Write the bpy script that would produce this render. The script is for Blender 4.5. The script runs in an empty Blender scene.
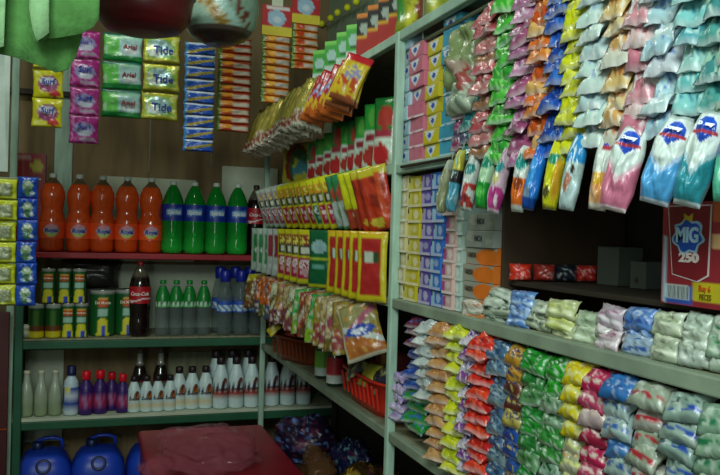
import bpy, bmesh, math, random
from mathutils import Vector, Matrix, noise
RND = random.Random(11)
sc = bpy.context.scene
COL = sc.collection
R = math.radians

# ------------------------------------------------------------------ camera
F = 800.0
PSI, PITCH, ROLL = R(18.74), R(0.4625), R(1.588)
EYE = Vector((0, 0, 1.5))
_r = Vector((math.cos(PSI), -math.sin(PSI), 0))
_f = Vector((math.sin(PSI) * math.cos(PITCH), math.cos(PSI) * math.cos(PITCH), -math.sin(PITCH)))
_u = _r.cross(_f)
RT = _r * math.cos(ROLL) + _u * math.sin(ROLL)
UP = _u * math.cos(ROLL) - _r * math.sin(ROLL)
cam_d = bpy.data.cameras.new('camera')
cam = bpy.data.objects.new('camera', cam_d)
COL.objects.link(cam)
cam_d.sensor_width = 36
cam_d.lens = F / 720 * 36
cam_d.clip_start = 0.05
m3 = Matrix((RT, UP, -_f)).transposed()
cam.matrix_world = Matrix.Translation(EYE) @ m3.to_4x4()
sc.camera = cam


def ray(px, py):
    return RT * ((px - 360) / F) - UP * ((py - 237.5) / F) + _f


def on_x(px, py, X):
    d = ray(px, py)
    return EYE + d * (X / d.x)


def on_y(px, py, Y):
    d = ray(px, py)
    return EYE + d * (Y / d.y)


def on_z(px, py, Z):
    d = ray(px, py)
    return EYE + d * ((Z - 1.5) / d.z)


# ------------------------------------------------------------------ colour
def hx(s, k=1.0):
    s = s.lstrip('#')
    c = [int(s[i:i + 2], 16) / 255 for i in (0, 2, 4)]
    return tuple((v / 12.92 if v <= .04045 else ((v + .055) / 1.055) ** 2.4) * k for v in c)


def mix(a, b, t):
    return tuple(x + (y - x) * t for x, y in zip(a, b))


# ------------------------------------------------------------------ materials
def _mat(name):
    m = bpy.data.materials.new(name)
    m.use_nodes = True
    nt = m.node_tree
    return m, nt, nt.nodes['Principled BSDF']


def _bump(nt, bs, scale, strength, dist=.004, detail=3):
    tc = nt.nodes.new('ShaderNodeTexCoord')
    nz = nt.nodes.new('ShaderNodeTexNoise')
    nz.inputs['Scale'].default_value = scale
    nz.inputs['Detail'].default_value = detail
    bp = nt.nodes.new('ShaderNodeBump')
    bp.inputs['Strength'].default_value = strength
    bp.inputs['Distance'].default_value = dist
    nt.links.new(tc.outputs['Object'], nz.inputs['Vector'])
    nt.links.new(nz.outputs['Fac'], bp.inputs['Height'])
    nt.links.new(bp.outputs['Normal'], bs.inputs['Normal'])
    return tc, nz


def printed(name, rough, metallic=0.0, bump=.3, scale=45, coat=0.0, spec=.5, trans=0.0):
    m, nt, bs = _mat(name)
    at = nt.nodes.new('ShaderNodeAttribute')
    at.attribute_name = 'Col'
    tc, nz = _bump(nt, bs, scale, bump)
    mx = nt.nodes.new('ShaderNodeMix')
    mx.data_type = 'RGBA'
    mx.blend_type = 'MULTIPLY'
    mx.inputs['Factor'].default_value = .35
    n2 = nt.nodes.new('ShaderNodeTexNoise')
    n2.inputs['Scale'].default_value = scale * .6
    rp = nt.nodes.new('ShaderNodeValToRGB')
    rp.color_ramp.elements[0].position = .3
    rp.color_ramp.elements[0].color = (.62, .62, .62, 1)
    rp.color_ramp.elements[1].position = .65
    nt.links.new(tc.outputs['Object'], n2.inputs['Vector'])
    nt.links.new(n2.outputs['Fac'], rp.inputs['Fac'])
    nt.links.new(at.outputs['Color'], mx.inputs[6])
    nt.links.new(rp.outputs['Color'], mx.inputs[7])
    nt.links.new(mx.outputs[2], bs.inputs['Base Color'])
    bs.inputs['Roughness'].default_value = rough
    bs.inputs['Metallic'].default_value = metallic
    bs.inputs['Coat Weight'].default_value = coat
    bs.inputs['Specular IOR Level'].default_value = spec
    bs.inputs['Transmission Weight'].default_value = trans
    return m


def flat(name, c, rough=.5, metallic=0, bump=.15, scale=30, var=.25, trans=0, ior=1.45, spec=.5, stretch=None):
    m, nt, bs = _mat(name)
    tc, nz = _bump(nt, bs, scale, bump)
    n2 = nt.nodes.new('ShaderNodeTexNoise')
    n2.inputs['Scale'].default_value = scale * .35
    n2.inputs['Detail'].default_value = 5
    if stretch:
        mp = nt.nodes.new('ShaderNodeMapping')
        mp.inputs['Scale'].default_value = stretch
        nt.links.new(tc.outputs['Object'], mp.inputs['Vector'])
        nt.links.new(mp.outputs['Vector'], n2.inputs['Vector'])
    else:
        nt.links.new(tc.outputs['Object'], n2.inputs['Vector'])
    rp = nt.nodes.new('ShaderNodeValToRGB')
    rp.color_ramp.elements[0].position = .35
    rp.color_ramp.elements[1].position = .7
    rp.color_ramp.elements[0].color = (*[v * (1 - var) for v in c], 1)
    rp.color_ramp.elements[1].color = (*c, 1)
    nt.links.new(n2.outputs['Fac'], rp.inputs['Fac'])
    nt.links.new(rp.outputs['Color'], bs.inputs['Base Color'])
    bs.inputs['Roughness'].default_value = rough
    bs.inputs['Metallic'].default_value = metallic
    bs.inputs['Transmission Weight'].default_value = trans
    bs.inputs['IOR'].default_value = ior
    bs.inputs['Specular IOR Level'].default_value = spec
    return m


FILM = printed('printed_film', .3, bump=.5, scale=55, coat=.08)
FOIL = printed('printed_foil', .3, metallic=.25, bump=.7, scale=60)
CARD = printed('printed_card', .5, bump=.05)
PAPER = printed('label_paper', .45, bump=.03)
SODA = printed('coloured_drink', .09, bump=.02, coat=.6)
GREENPET = printed('green_bottle_plastic', .1, bump=.02, trans=.45)
HDPE = printed('bleach_bottle_plastic', .4, bump=.05)
MINT = flat('mint_painted_wood', hx('#a9c9b4'), .55, bump=.3, scale=28, var=.3, stretch=(6, 1, 1))
RAILM = flat('greyer_pale_green_wood', hx('#8f9f88'), .6, bump=.3, scale=28, var=.35, stretch=(6, 1, 1))  # greyer tone than the mint, for the two lower rails
BOARD = flat('aged_shelf_board', hx('#8a8a6c'), .6, bump=.3, scale=22, var=.35, stretch=(6, 1, 1))
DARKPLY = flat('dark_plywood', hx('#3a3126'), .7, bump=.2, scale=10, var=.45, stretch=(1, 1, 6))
GREENW = flat('green_painted_wood', hx('#1f5a3c'), .5, bump=.2, scale=25)
REDW = flat('red_painted_board', hx('#a01a26'), .5, bump=.2, scale=25)
WALLM = flat('plywood_wall', hx('#8a744f'), .75, bump=.25, scale=9, var=.4, stretch=(5, 1, 1))
PALE = flat('pale_wall_panel', hx('#c4ccb4'), .7, bump=.15, scale=14, var=.25)
GREYW = flat('grey_green_wall', hx('#93a48a'), .8, bump=.2, scale=8, var=.25)
CONC = flat('concrete', hx('#57524a'), .8, bump=.3, scale=12)
CEILM = flat('ceiling_board', hx('#6c6a5c'), .8, bump=.2, scale=8)
WHITECAP = flat('white_cap_plastic', hx('#cfd6cf'), .4)
CLEARGREEN = flat('clear_greenish_glass', (.75, .86, .72), .12, trans=.75, ior=1.2, var=.05, bump=.05)


def thinfilm(name, c, clear, rough=.12, scale=26, bump=1.0, seen=None):
    m, nt, bs = _mat(name)
    _bump(nt, bs, scale, bump)
    bs.inputs['Base Color'].default_value = (*c, 1)
    bs.inputs['Roughness'].default_value = rough
    tr = nt.nodes.new('ShaderNodeBsdfTransparent')
    tr.inputs['Color'].default_value = (*(seen or mix(c, (1, 1, 1), .45)), 1)
    mx = nt.nodes.new('ShaderNodeMixShader')
    mx.inputs['Fac'].default_value = clear
    nt.links.new(bs.outputs['BSDF'], mx.inputs[1])
    nt.links.new(tr.outputs['BSDF'], mx.inputs[2])
    nt.links.new(mx.outputs['Shader'], nt.nodes['Material Output'].inputs['Surface'])
    return m


BAGMAT = thinfilm('thin_pink_plastic_film', hx('#d0788a'), .8, .07, 13, 1.0, (.96, .84, .87))
SMOKE = thinfilm('thin_brown_plastic_film', hx('#8a6240'), .72, .1, 16, 1.0, (.9, .8, .68))
CLEAR = thinfilm('clear_bottle_plastic', (.16, .2, .2), .7, .06, 30, .12, (.93, .97, .97))
TXT = {}


def tmat(h, rough=.4):
    if h not in TXT:
        TXT[h] = flat('ink_' + h.strip('#'), hx(h), rough, var=.08, bump=.02)
    return TXT[h]


# ------------------------------------------------------------------ mesh builders
def mk(name, vs, fs, mat, cols=None, smooth=True):
    me = bpy.data.meshes.new(name)
    me.from_pydata([tuple(v) for v in vs], [], fs)
    me.update()
    bm = bmesh.new()
    bm.from_mesh(me)
    bmesh.ops.recalc_face_normals(bm, faces=bm.faces)
    bm.to_mesh(me)
    bm.free()
    if cols:
        at = me.color_attributes.new('Col', 'FLOAT_COLOR', 'POINT')
        for i, c in enumerate(cols):
            at.data[i].color = (c[0], c[1], c[2], 1)
    if smooth:
        for p in me.polygons:
            p.use_smooth = True
    me.materials.append(mat)
    return me


def design(base, *ops):
    """a printed pattern: colour at (u from left, v from top)"""
    base = hx(base) if isinstance(base, str) else base
    cc = [(o, hx(o[-1]) if isinstance(o[-1], str) else o[-1]) for o in ops]

    def d(u, v):
        c = base
        for o, k in cc:
            t = o[0]
            if t == 'b' and o[1] <= v <= o[2]: c = k
            elif t == 'r' and o[1] <= u <= o[2] and o[3] <= v <= o[4]: c = k
            elif t == 'f':      # fine print inside a rectangle
                if o[1] <= u <= o[2] and o[3] <= v <= o[4] and noise.noise(Vector((u * o[5] + o[7] * 5.1, v * o[5] * 1.6, o[7] * 2.3))) > o[6]: c = k
            elif t == 'e' and ((u - o[1]) / o[3]) ** 2 + ((v - o[2]) / o[4]) ** 2 <= 1: c = k
            elif t == 'd' and o[1] <= v + (u - .5) * o[3] <= o[2]: c = k
            elif t == 'x' and o[1] <= v + abs(u - .5) * o[3] <= o[2]: c = k
            elif t == 's':
                n = noise.noise(Vector((u * o[1] + o[3] * 7.3, v * o[1] * o[4] + o[3] * 3.1, o[3])))
                if n > o[2]: c = k
            elif t == 't':      # shield: wide on top, pointed below
                cx, y0, w, h = o[1:5]
                q = (v - y0) / h
                if 0 <= q <= 1 and abs(u - cx) <= w * (1 - q ** 1.6): c = k
        return c
    return d


def thick(u, v, t, p=2.6, q=5):
    a = max(0, 1 - abs(2 * u - 1) ** p)
    b = max(0, 1 - abs(2 * v - 1) ** q)
    return t * .5 * (a ** .6) * (b ** .6)


def pouch(w, h, t, dsg, nu=10, nv=12, seed=0, crk=.0025, mat=None, bend=0.0, notch=True, back=None, taper=None, ragged=0):
    """a filled flat bag hanging from its top edge: x across, z from 0 down to -h, front towards -y"""
    rr = random.Random(seed)
    vs, cs, fs = [], [], []
    for side in (-1, 1):
        for j in range(nv + 1):
            v = j / nv
            for i in range(nu + 1):
                u = i / nu
                tk = thick(u, v, t) + .0006
                n = noise.noise(Vector((u * 3 + seed * 1.7, v * 4 + seed, side * 2.0))) * crk * 1.6
                n2 = noise.noise(Vector((u * 8 + seed * 2.7, v * 9 + seed, side * 5.0))) * crk
                inner = min(1, 4 * u * (1 - u)) * min(1, 6 * v * (1 - v))
                ww = w * (1 - .07 * math.sin(math.pi * v))
                if taper: ww *= taper(v)
                x = (u - .5) * ww + noise.noise(Vector((seed * 3.1, v * 5, 1))) * .02 * w
                z = -v * h
                if ragged and (j == nv or j == 0): z += (rr.random() - .5) * ragged
                y = side * (tk + (n + n2) * inner * 1.2) + bend * h * math.sin(math.pi * v) + noise.noise(Vector((u * 2.2, v * 2 + seed, 9))) * crk * 1.5
                vs.append((x, y, z))
                cs.append((dsg if side < 0 or not back else back)(u, v))
    N = (nu + 1) * (nv + 1)
    for s in (0, 1):
        for j in range(nv):
            for i in range(nu):
                a = s * N + j * (nu + 1) + i
                q = (a, a + 1, a + nu + 2, a + nu + 1)
                fs.append(q if s == 0 else q[::-1])
    rim = [i for i in range(nu + 1)] + [j * (nu + 1) + nu for j in range(1, nv + 1)] + [nv * (nu + 1) + i for i in range(nu - 1, -1, -1)] + [j * (nu + 1) for j in range(nv - 1, 0, -1)]
    for k in range(len(rim)):
        a, b = rim[k], rim[(k + 1) % len(rim)]
        fs.append((a, b, b + N, a + N))
    return mk('pouch', vs, fs, mat or FILM, cs)


def lathe(prof, mat, colf=None, segs=24, smooth=True, cap=True):
    vs, fs, cs = [], [], []
    for r, z in prof:
        for k in range(segs):
            a = 2 * math.pi * k / segs
            vs.append((r * math.sin(a), -r * math.cos(a), z))
            if colf: cs.append(colf(z, a if a <= math.pi else a - 2 * math.pi))
    for j in range(len(prof) - 1):
        for k in range(segs):
            a, b = j * segs + k, j * segs + (k + 1) % segs
            fs.append((a, b, b + segs, a + segs))
    if cap:
        fs.append(tuple(range(segs)))
        fs.append(tuple(range((len(prof) - 1) * segs, len(prof) * segs)))
    return mk('lathe', vs, fs, mat, cs if colf else None, smooth)


def dense(prof, n=3):
    out = []
    for (r0, z0), (r1, z1) in zip(prof, prof[1:]):
        for k in range(n):
            t = k / n
            out.append((r0 + (r1 - r0) * t, z0 + (z1 - z0) * t))
    return out + [prof[-1]]


def bbox(sx, sy, sz, mat, bev=.003, seg=2, at=(0, 0, 0), mats=None):
    bm = bmesh.new()
    bmesh.ops.create_cube(bm, size=1, matrix=Matrix.Translation(at) @ Matrix.Diagonal((sx, sy, sz, 1)))
    if bev: bmesh.ops.bevel(bm, geom=bm.edges[:], offset=min(bev, min(sx, sy, sz) * .45), segments=seg, profile=.5, affect='EDGES')
    me = bpy.data.meshes.new('box')
    bm.to_mesh(me)
    bm.free()
    me.materials.append(mat)
    return me


def cbox(w, d, h, faces, base, n=10, mat=None, warp=.0):
    """a printed carton standing on z=0, x across, front at -d/2; faces: dict front/left/right/top -> design"""
    vs, fs, cs = [], [], []
    base = hx(base) if isinstance(base, str) else base

    def face(o, ux, vx, dsg):
        b = len(vs)
        k = n if dsg else 1
        for j in range(k + 1):
            for i in range(k + 1):
                u, v = i / k, j / k
                p = Vector(o) + Vector(ux) * u + Vector(vx) * v
                if warp and 0 < i < k and 0 < j < k:
                    p += Vector(ux).cross(Vector(vx)).normalized() * (-noise.noise(p * 30) * warp)
                vs.append(p)
                cs.append(dsg(u, v) if dsg else base)
        for j in range(k):
            for i in range(k):
                a = b + j * (k + 1) + i
                fs.append((a, a + k + 1, a + k + 2, a + 1))
    g = faces.get
    face((-w / 2, -d / 2, h), (w, 0, 0), (0, 0, -h), g('front'))
    face((w / 2, -d / 2, h), (0, d, 0), (0, 0, -h), g('right'))
    face((w / 2, d / 2, h), (-w, 0, 0), (0, 0, -h), g('back'))
    face((-w / 2, d / 2, h), (0, -d, 0), (0, 0, -h), g('left'))
    face((-w / 2, d / 2, h), (w, 0, 0), (0, -d, 0), g('top'))
    face((-w / 2, -d / 2, 0), (w, 0, 0), (0, d, 0), g('bottom'))
    me = bpy.data.meshes.new('carton')
    me.from_pydata([tuple(v) for v in vs], [], fs)
    at = me.color_attributes.new('Col', 'FLOAT_COLOR', 'POINT')
    for i, c in enumerate(cs): at.data[i].color = (*c, 1)
    me.materials.append(mat or CARD)
    return me


def tube(pts, r, mat, segs=8, cols=None):
    vs, fs = [], []
    pts = [Vector(p) for p in pts]
    for i, p in enumerate(pts):
        t = (pts[min(i + 1, len(pts) - 1)] - pts[max(i - 1, 0)]).normalized()
        a = t.cross(Vector((.3, .5, .81))).normalized()
        b = t.cross(a)
        for k in range(segs):
            q = 2 * math.pi * k / segs
            vs.append(p + (a * math.cos(q) + b * math.sin(q)) * r)
    for i in range(len(pts) - 1):
        for k in range(segs):
            a, b = i * segs + k, i * segs + (k + 1) % segs
            fs.append((a, b, b + segs, a + segs))
    fs.append(tuple(range(segs)))
    fs.append(tuple(range((len(pts) - 1) * segs, len(pts) * segs)))
    return mk('tube', vs, fs, mat)


_TC = {}


def text(s, size, mat, fn=None, extrude=.0006, sx=1.0, shear=0.0, bold=0.0):
    """letters standing in the xz plane, facing -y; fn bends each point onto its surface"""
    cu = bpy.data.curves.new('txt', 'FONT')
    cu.body = s
    cu.size = size
    cu.align_x = 'CENTER'
    cu.align_y = 'CENTER'
    cu.extrude = extrude
    cu.shear = shear
    cu.offset = bold
    cu.resolution_u = 3
    ob = bpy.data.objects.new('txt', cu)
    COL.objects.link(ob)
    dg = bpy.context.evaluated_depsgraph_get()
    dg.update()
    me = bpy.data.meshes.new_from_object(ob.evaluated_get(dg))
    bpy.data.objects.remove(ob)
    bpy.data.curves.remove(cu)
    for v in me.vertices:
        x, z, y = v.co.x * sx, v.co.y, -v.co.z
        v.co = fn(x, y, z) if fn else (x, y, z)
    me.materials.clear()
    me.materials.append(mat)
    return me


def on_pouch(w, h, t, u0, v0, crk=.0025, bend=0.0):
    def fn(x, y, z):
        u = min(.98, max(.02, u0 + x / w))
        v = min(.98, max(.02, v0 - z / h))
        return (x + (u0 - .5) * w, y - thick(u, v, t) - .0016 - crk * .6 + bend * h * math.sin(math.pi * v), z - v0 * h)
    return fn


def on_cyl(r, z0):
    def fn(x, y, z):
        a = x / r
        rr = r - y + .0006
        return (rr * math.sin(a), -rr * math.cos(a), z + z0)
    return fn


# ------------------------------------------------------------------ objects
SEEN = {}


def ob(name, me, parent=None, M=None):
    o = bpy.data.objects.new(name, me)
    COL.objects.link(o)
    if parent is not None: o.parent = parent
    if M is not None: o.matrix_local = M
    return o


def tag(o, label, cat, group=None):
    o['label'] = label
    o['category'] = cat
    if group: o['group'] = group
    return o


def thing(name, label, cat, M, group=None, me=None):
    if isinstance(M, (tuple, Vector)): M = Matrix.Translation(M)
    o = ob(name, me, None, M)
    return tag(o, label, cat, group)


def part(name, me, parent, at=(0, 0, 0), M=None, label=None, kind=None):
    o = ob(name, me, parent, M if M is not None else Matrix.Translation(at))
    if label: o['label'] = label
    if kind: o['kind'] = kind
    return o


def struct(name, me, at=(0, 0, 0), M=None):
    o = ob(name, me, None, M if M is not None else Matrix.Translation(at))
    o['kind'] = 'structure'
    return o


def T(x, y, z): return Matrix.Translation((x, y, z))


def facing(loc, a=90, yaw=0, roll=0, s=1.0):
    """frame of a hanging bag: a = angle of its hang below the horizontal (out from the shelf), yaw turns it from -X towards -Y"""
    a = R(a)
    m = Matrix(((0, math.sin(a), math.cos(a)), (-1, 0, 0), (0, -math.cos(a), math.sin(a)))).to_4x4()
    return Matrix.Translation(loc) @ Matrix.Rotation(R(yaw), 4, 'Z') @ m @ Matrix.Rotation(R(roll), 4, 'Y') @ Matrix.Scale(s, 4)


ORD = 'first second third fourth fifth sixth seventh eighth ninth tenth eleventh twelfth thirteenth fourteenth fifteenth sixteenth seventeenth eighteenth nineteenth twentieth'.split()
ORD += ['twenty-' + o for o in ORD[:9]] + ['thirtieth'] + ['thirty-' + o for o in ORD[:9]]


def ordn(i, n, near, far=None):
    if i == 0: return near
    if far and i == n - 1: return far
    return ORD[i]

# ================================================================== THE ROOM
XF, YB, YP = .78, 3.70, 2.003           # right shelf front, back shelf front, middle post
L1, L2, L3, L4, L5 = 2.039, 1.682, 1.322, .963, .50     # tops of the right shelf's boards
S1, S2, S3, S0 = 1.372, .996, .651, .14                 # tops of the back shelf's boards
YW, XW, XL, ZC = 4.06, 1.17, -1.15, 2.95

struct('floor', bbox(2.6, 4.8, .1, CONC, 0), (.03, 1.8, -.05))
struct('ceiling', bbox(2.6, 4.8, .06, CEILM, 0), (.03, 1.8, ZC + .03))
struct('wall_back', bbox(2.6, .08, ZC, WALLM, 0), (.03, YW + .04, ZC / 2))
struct('wall_right', bbox(.08, 4.8, ZC, GREYW, 0), (XW + .04, 1.8, ZC / 2))
struct('wall_left', bbox(.08, 4.8, ZC, GREYW, 0), (XL - .04, 1.8, ZC / 2))


def wallpanel(n, x0, y0, x1, y1, m, th=.012, Y=YW - .001):
    a, b = on_y(x0, y0, Y), on_y(x1, y1, Y)
    struct('trim_%d' % n, bbox(abs(b.x - a.x), th, abs(a.z - b.z), m, .002), ((a.x + b.x) / 2, Y - th / 2, (a.z + b.z) / 2))


wallpanel(1, 57, 60, 70, 260, MINT, .03)
wallpanel(2, 101, 176, 194, 262, PALE)
wallpanel(3, 222, 166, 275, 262, PALE)
wallpanel(4, 66, 263, 255, 345, PALE)
wallpanel(5, 24, 350, 62, 440, PALE)
wallpanel(7, -25, 86, 76, 99, DARKPLY, .05)
wallpanel(6, 168, 352, 262, 420, BOARD)
# ------------------------------------------------------------------ back shelf
bx0 = on_y(9, 330, YB).x
bx1 = XF - .02
bk = thing('bottle_shelf', 'wooden bottle shelf against the back wall with one red and two green boards', 'shelf', (0, YB, 0))
BW = XW - bx0 - .02
bc = (bx0 + XW - .02) / 2
part('shelf_board', bbox(BW, .34, .026, REDW, .004), bk, (bc, .17, S1 - .013), label='red board')
part('shelf_board', bbox(BW, .34, .008, BOARD, .002), bk, (bc, .17, S2 - .004), label='greyish board top')
part('shelf_edge', bbox(BW, .022, .036, GREENW, .004), bk, (bc, .012, S2 - .027), label='green painted edge strip')
part('shelf_board', bbox(BW, .34, .012, PALE, .002), bk, (bc, .17, S3 - .006), label='pale board top')
part('shelf_edge', bbox(BW, .022, .036, GREENW, .004), bk, (bc, .012, S3 - .031), label='green painted edge strip')
part('shelf_board', bbox(BW, .34, .02, BOARD, .003), bk, (bc, .17, S0 - .01))
part('post', bbox(.03, .03, 2.7, MINT, .004), bk, (bx0 + .005, -.017, 1.35), label='pale green post')
part('post', bbox(.034, .03, S1, GREENW, .004), bk, (bx0 + .04, -.0, S1 / 2 - .005), label='dark green post')
part('post', bbox(.03, .03, S1, DARKPLY, .004), bk, (bx0 + .03, .33, S1 / 2))

xa, xb, zt_ = on_y(-30, 400, 3.60).x, on_y(8, 400, 3.60).x, on_y(0, 312, 3.60).z
t = thing('dark_red_board', 'dark red board at the lower left edge beside the green post', 'board', ((xa + xb) / 2, 3.60, 0))
part('board', bbox(xb - xa, .02, zt_, flat('dark_red_paint', hx('#4a1012'), .5), .003), t, (0, 0, zt_ / 2))
part('cord', tube([(-(xb - xa) / 2, -.014, on_y(0, 429, 3.6).z), ((xb - xa) / 2, -.014, on_y(0, 429, 3.6).z)], .004, flat('orange_cord', hx('#b0501c'))), t)
# ------------------------------------------------------------------ right shelf
Y0 = -.35
ru = thing('wall_rack', 'tall pale green wooden rack of three shelves along the right wall crammed with sachets', 'shelf', (XF, 0, 0))
LEN, YC = YB - Y0, (YB + Y0) / 2
for z in (L1, L2, L3, L4):
    part('shelf_board', bbox(XW - XF - .025, LEN - .02, .012, BOARD, .002), ru, ((XW - XF) / 2 + .005, YC, z - .006))
    for ya, yb in ((Y0, YP), (YP + .025, YB - .025)):
        part('front_rail', bbox(.022, yb - ya, .026, MINT if z > L3 + .1 else RAILM, .003), ru, (.006, (ya + yb) / 2, z - .013))
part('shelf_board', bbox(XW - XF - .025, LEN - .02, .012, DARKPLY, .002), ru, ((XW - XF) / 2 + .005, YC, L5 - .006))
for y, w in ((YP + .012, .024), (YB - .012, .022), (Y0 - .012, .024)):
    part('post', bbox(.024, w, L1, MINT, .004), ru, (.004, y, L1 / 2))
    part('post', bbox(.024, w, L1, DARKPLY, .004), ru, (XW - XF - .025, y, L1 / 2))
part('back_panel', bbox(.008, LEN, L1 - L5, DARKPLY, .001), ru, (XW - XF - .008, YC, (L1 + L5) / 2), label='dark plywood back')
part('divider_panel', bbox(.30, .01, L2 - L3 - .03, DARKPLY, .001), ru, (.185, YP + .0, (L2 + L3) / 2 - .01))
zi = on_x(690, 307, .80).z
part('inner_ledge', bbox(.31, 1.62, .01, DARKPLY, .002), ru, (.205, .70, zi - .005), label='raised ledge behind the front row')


# ================================================================== BOTTLES ON THE BACK SHELF
def bottle(name, label, cat, loc, parts, group=None, s=1.0, rz=0, sr=1.0):
    t = thing(name, label, cat, Matrix.Translation(Vector(loc) + Vector((0, 0, .0012))) @ Matrix.Rotation(R(rz), 4, 'Z') @ Matrix.Diagonal((s * sr, s * sr, s, 1)), group)
    for p in parts:
        o = part(p[0], p[1], t)
        for q in p[2:]:
            part(q[0], q[1], o)
    return t


# orange soda: contour body
H = .335
prof = dense([(.03, 0), (.043, .004), (.046, .02), (.047, .09), (.0475, .14), (.040, .165), (.0385, .18), (.042, .2), (.0465, .235), (.044, .262), (.034, .288), (.02, .305), (.0135, .313), (.013, .322)], 2)
OR1, OR2 = hx('#f0581a'), hx('#cc440e')
AIR = hx('#6b5a40')
body_o = lathe(prof, SODA, lambda z, a: AIR if z > .288 else mix(OR2, OR1, min(1, z / .25)), 28)
lab_o = lathe([(.0478, .058), (.0481, .06), (.0481, .1), (.0481, .122), (.0478, .124)], PAPER,
              lambda z, a: hx('#ef5a1c'), 48, cap=False)


def label_mesh(r, z0, z1, fn, mat=None, nz=14, segs=56):
    return lathe([(r, z0 + (z1 - z0) * k / nz) for k in range(nz + 1)], mat or PAPER, fn, segs, cap=False)


def royal(z, a):
    u, v = a * .048 / .028, (z - .091) / .028
    q = u * u + v * v
    if q < 1.0:
        if v > .35 and u < .4: return hx('#e89ab4')
        if v < -.35: return hx('#b8cf6a')
        return hx('#b9bcd6')
    return hx('#fa5a24')


lab_o = label_mesh(.0482, .057, .127, royal)
logo_o = text('Royal', .024, tmat('#1b2f9c'), on_cyl(.0486, .091), sx=.95, shear=.15, bold=.0006)
cap_w = lathe([(.0142, 0), (.0145, .002), (.0145, .015), (.0125, .0175), (.002, .018)], WHITECAP, None, 18)
cap_o = lathe([(.0145, .318), (.0148, .32), (.0148, .333), (.012, .336), (.002, .3365)], WHITECAP, None, 18)
ox = [(51.5, 0), (78, 0), (101.5, 0), (126, 0), (150, 0)]
for i, (px, dy) in enumerate(ox):
    p = on_y(px, 249, YB + .075)
    bottle('soda_bottle', 'large orange soda bottle on the red shelf, %s of five' % ['leftmost', 'second from the left', 'middle one', 'second from the right', 'rightmost'][i], 'bottle',
           (p.x, YB + .075, S1), [('body', body_o), ('label', lab_o, ('logo', logo_o)), ('cap', cap_o)], 'orange soda bottles on the red shelf', 1.02, RND.uniform(-8, 8), 1.1)

# green soda
prof = dense([(.028, 0), (.04, .003), (.0475, .02), (.047, .05), (.0455, .07), (.047, .085), (.0475, .15), (.0475, .225), (.043, .25), (.033, .28), (.021, .305), (.0135, .316), (.013, .324)], 2)
G1, G2 = hx('#10a034'), hx('#34d850')
body_g = lathe(prof, GREENPET, lambda z, a: mix(G2, G1, min(1, z / .12)), 28)  # light coming through the lower bottle is painted in as brighter green


def sprite(z, a):
    u, v = a * .048 / .030, (z - .192) / .032
    if abs(u) < 1.1 and abs(v - .1 * u) < .55: return hx('#8fb4d8') if abs(v) < .3 else hx('#3f6fc0')
    return hx('#14309a')


lab_g = label_mesh(.0482, .152, .228, sprite)
logo_g = text('Sprite', .027, tmat('#e6eef2'), on_cyl(.0486, .19), sx=.9, shear=.2, bold=.0006)
for i, px in enumerate((172, 193.5, 215, 236.5)):
    p = on_y(px, 249, YB + .07)
    bottle('soda_bottle', 'large green soda bottle on the red shelf, %s of four' % ['leftmost', 'second from the left', 'third from the left', 'rightmost'][i], 'bottle',
           (p.x, YB + .07, S1), [('body', body_g), ('label', lab_g, ('logo', logo_g)), ('cap', cap_o)], 'green soda bottles on the red shelf', .99, RND.uniform(-10, 10), 1.06)

# cola
prof = dense([(.03, 0), (.042, .004), (.0465, .02), (.046, .06), (.0435, .09), (.0465, .13), (.047, .2), (.046, .235), (.04, .262), (.028, .292), (.017, .312), (.0135, .318), (.013, .326)], 2)
K1 = hx('#1a0a0a')
body_k = lathe(prof, SODA, lambda z, a: hx('#5a5648') if z > .262 else K1, 28)
lab_k = label_mesh(.0478, .15, .226, lambda z, a: hx('#e9dede') if abs(z - .166 - .008 * math.sin(a * 2)) < .003 else hx('#b4101c'))
logo_k = text('Coca-Cola', .0235, tmat('#efe9e6'), on_cyl(.0483, .193), sx=.86, shear=.3, bold=.0004)
redcap = flat('red_cap_plastic', hx('#9c121c'), .4)
darkcap = flat('dark_cap_plastic', hx('#2a1c22'), .45)
cap_k = lathe([(.0145, .32), (.0148, .322), (.0148, .336), (.012, .339), (.002, .3395)], redcap, None, 18)
cap_kd = lathe([(.0145, .32), (.0148, .322), (.0148, .336), (.012, .339), (.002, .3395)], darkcap, None, 18)
p = on_y(255, 249, YB + .09)
bottle('soda_bottle', 'dark cola bottle at the right end of the red shelf beside the green bottles', 'bottle', (p.x, YB + .09, S1), [('body', body_k), ('label', lab_k, ('logo', logo_k)), ('cap', cap_kd)], None, .98)
p = on_y(139, 333, YB + .055)
bottle('soda_bottle', 'dark cola bottle with red label on the green shelf beside the juice cans', 'bottle', (p.x, YB + .055, S2), [('body', body_k), ('label', lab_k, ('logo', logo_k)), ('cap', cap_k)], None, 1.0, -6)

# juice cans
def can(r, h, big=False, kind=0):
    def f(z, a):
        v = 1 - z / h
        u = a * r / .03
        if kind == 1:
            if v < .12: return hx('#9aa39a')
            if v < .62: return hx('#14501f') if abs(u) > .5 or v < .2 else hx('#3d6b1c')
            if v < .78: return hx('#6a3a12')
            return hx('#d4c41a')
        if v < .07: return hx('#8f948c')
        if .16 < v < .36 and abs(u) < .62: return hx('#c8521d') if v > .2 else hx('#e0b04a')
        if .40 < v < .57 and abs(u) < .7: return hx('#9cc9b4')
        if v > .6 and abs(u) < .55 + (v - .6): return hx('#2b49b8') if v > .78 and u > -.15 and u < .5 else hx('#d6cf2a')
        if abs(a) > 1.35: return hx('#1c3fb0') if kind == 2 else hx('#10401c')
        return hx('#145a26')
    pr = [(r * .9, 0), (r, .003)] + [(r, .003 + (h - .006) * k / 24) for k in range(1, 25)] + [(r * .92, h)]
    return lathe(pr, PAPER, f, 40)


tin = flat('can_lid_metal', hx('#b9beb6'), .25, metallic=.9, bump=.02)


def lid(r, h): return lathe([(r * .93, h - .001), (r * .95, h + .002), (r * .9, h + .002), (r * .86, h), (.001, h)], tin, None, 28)


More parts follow.
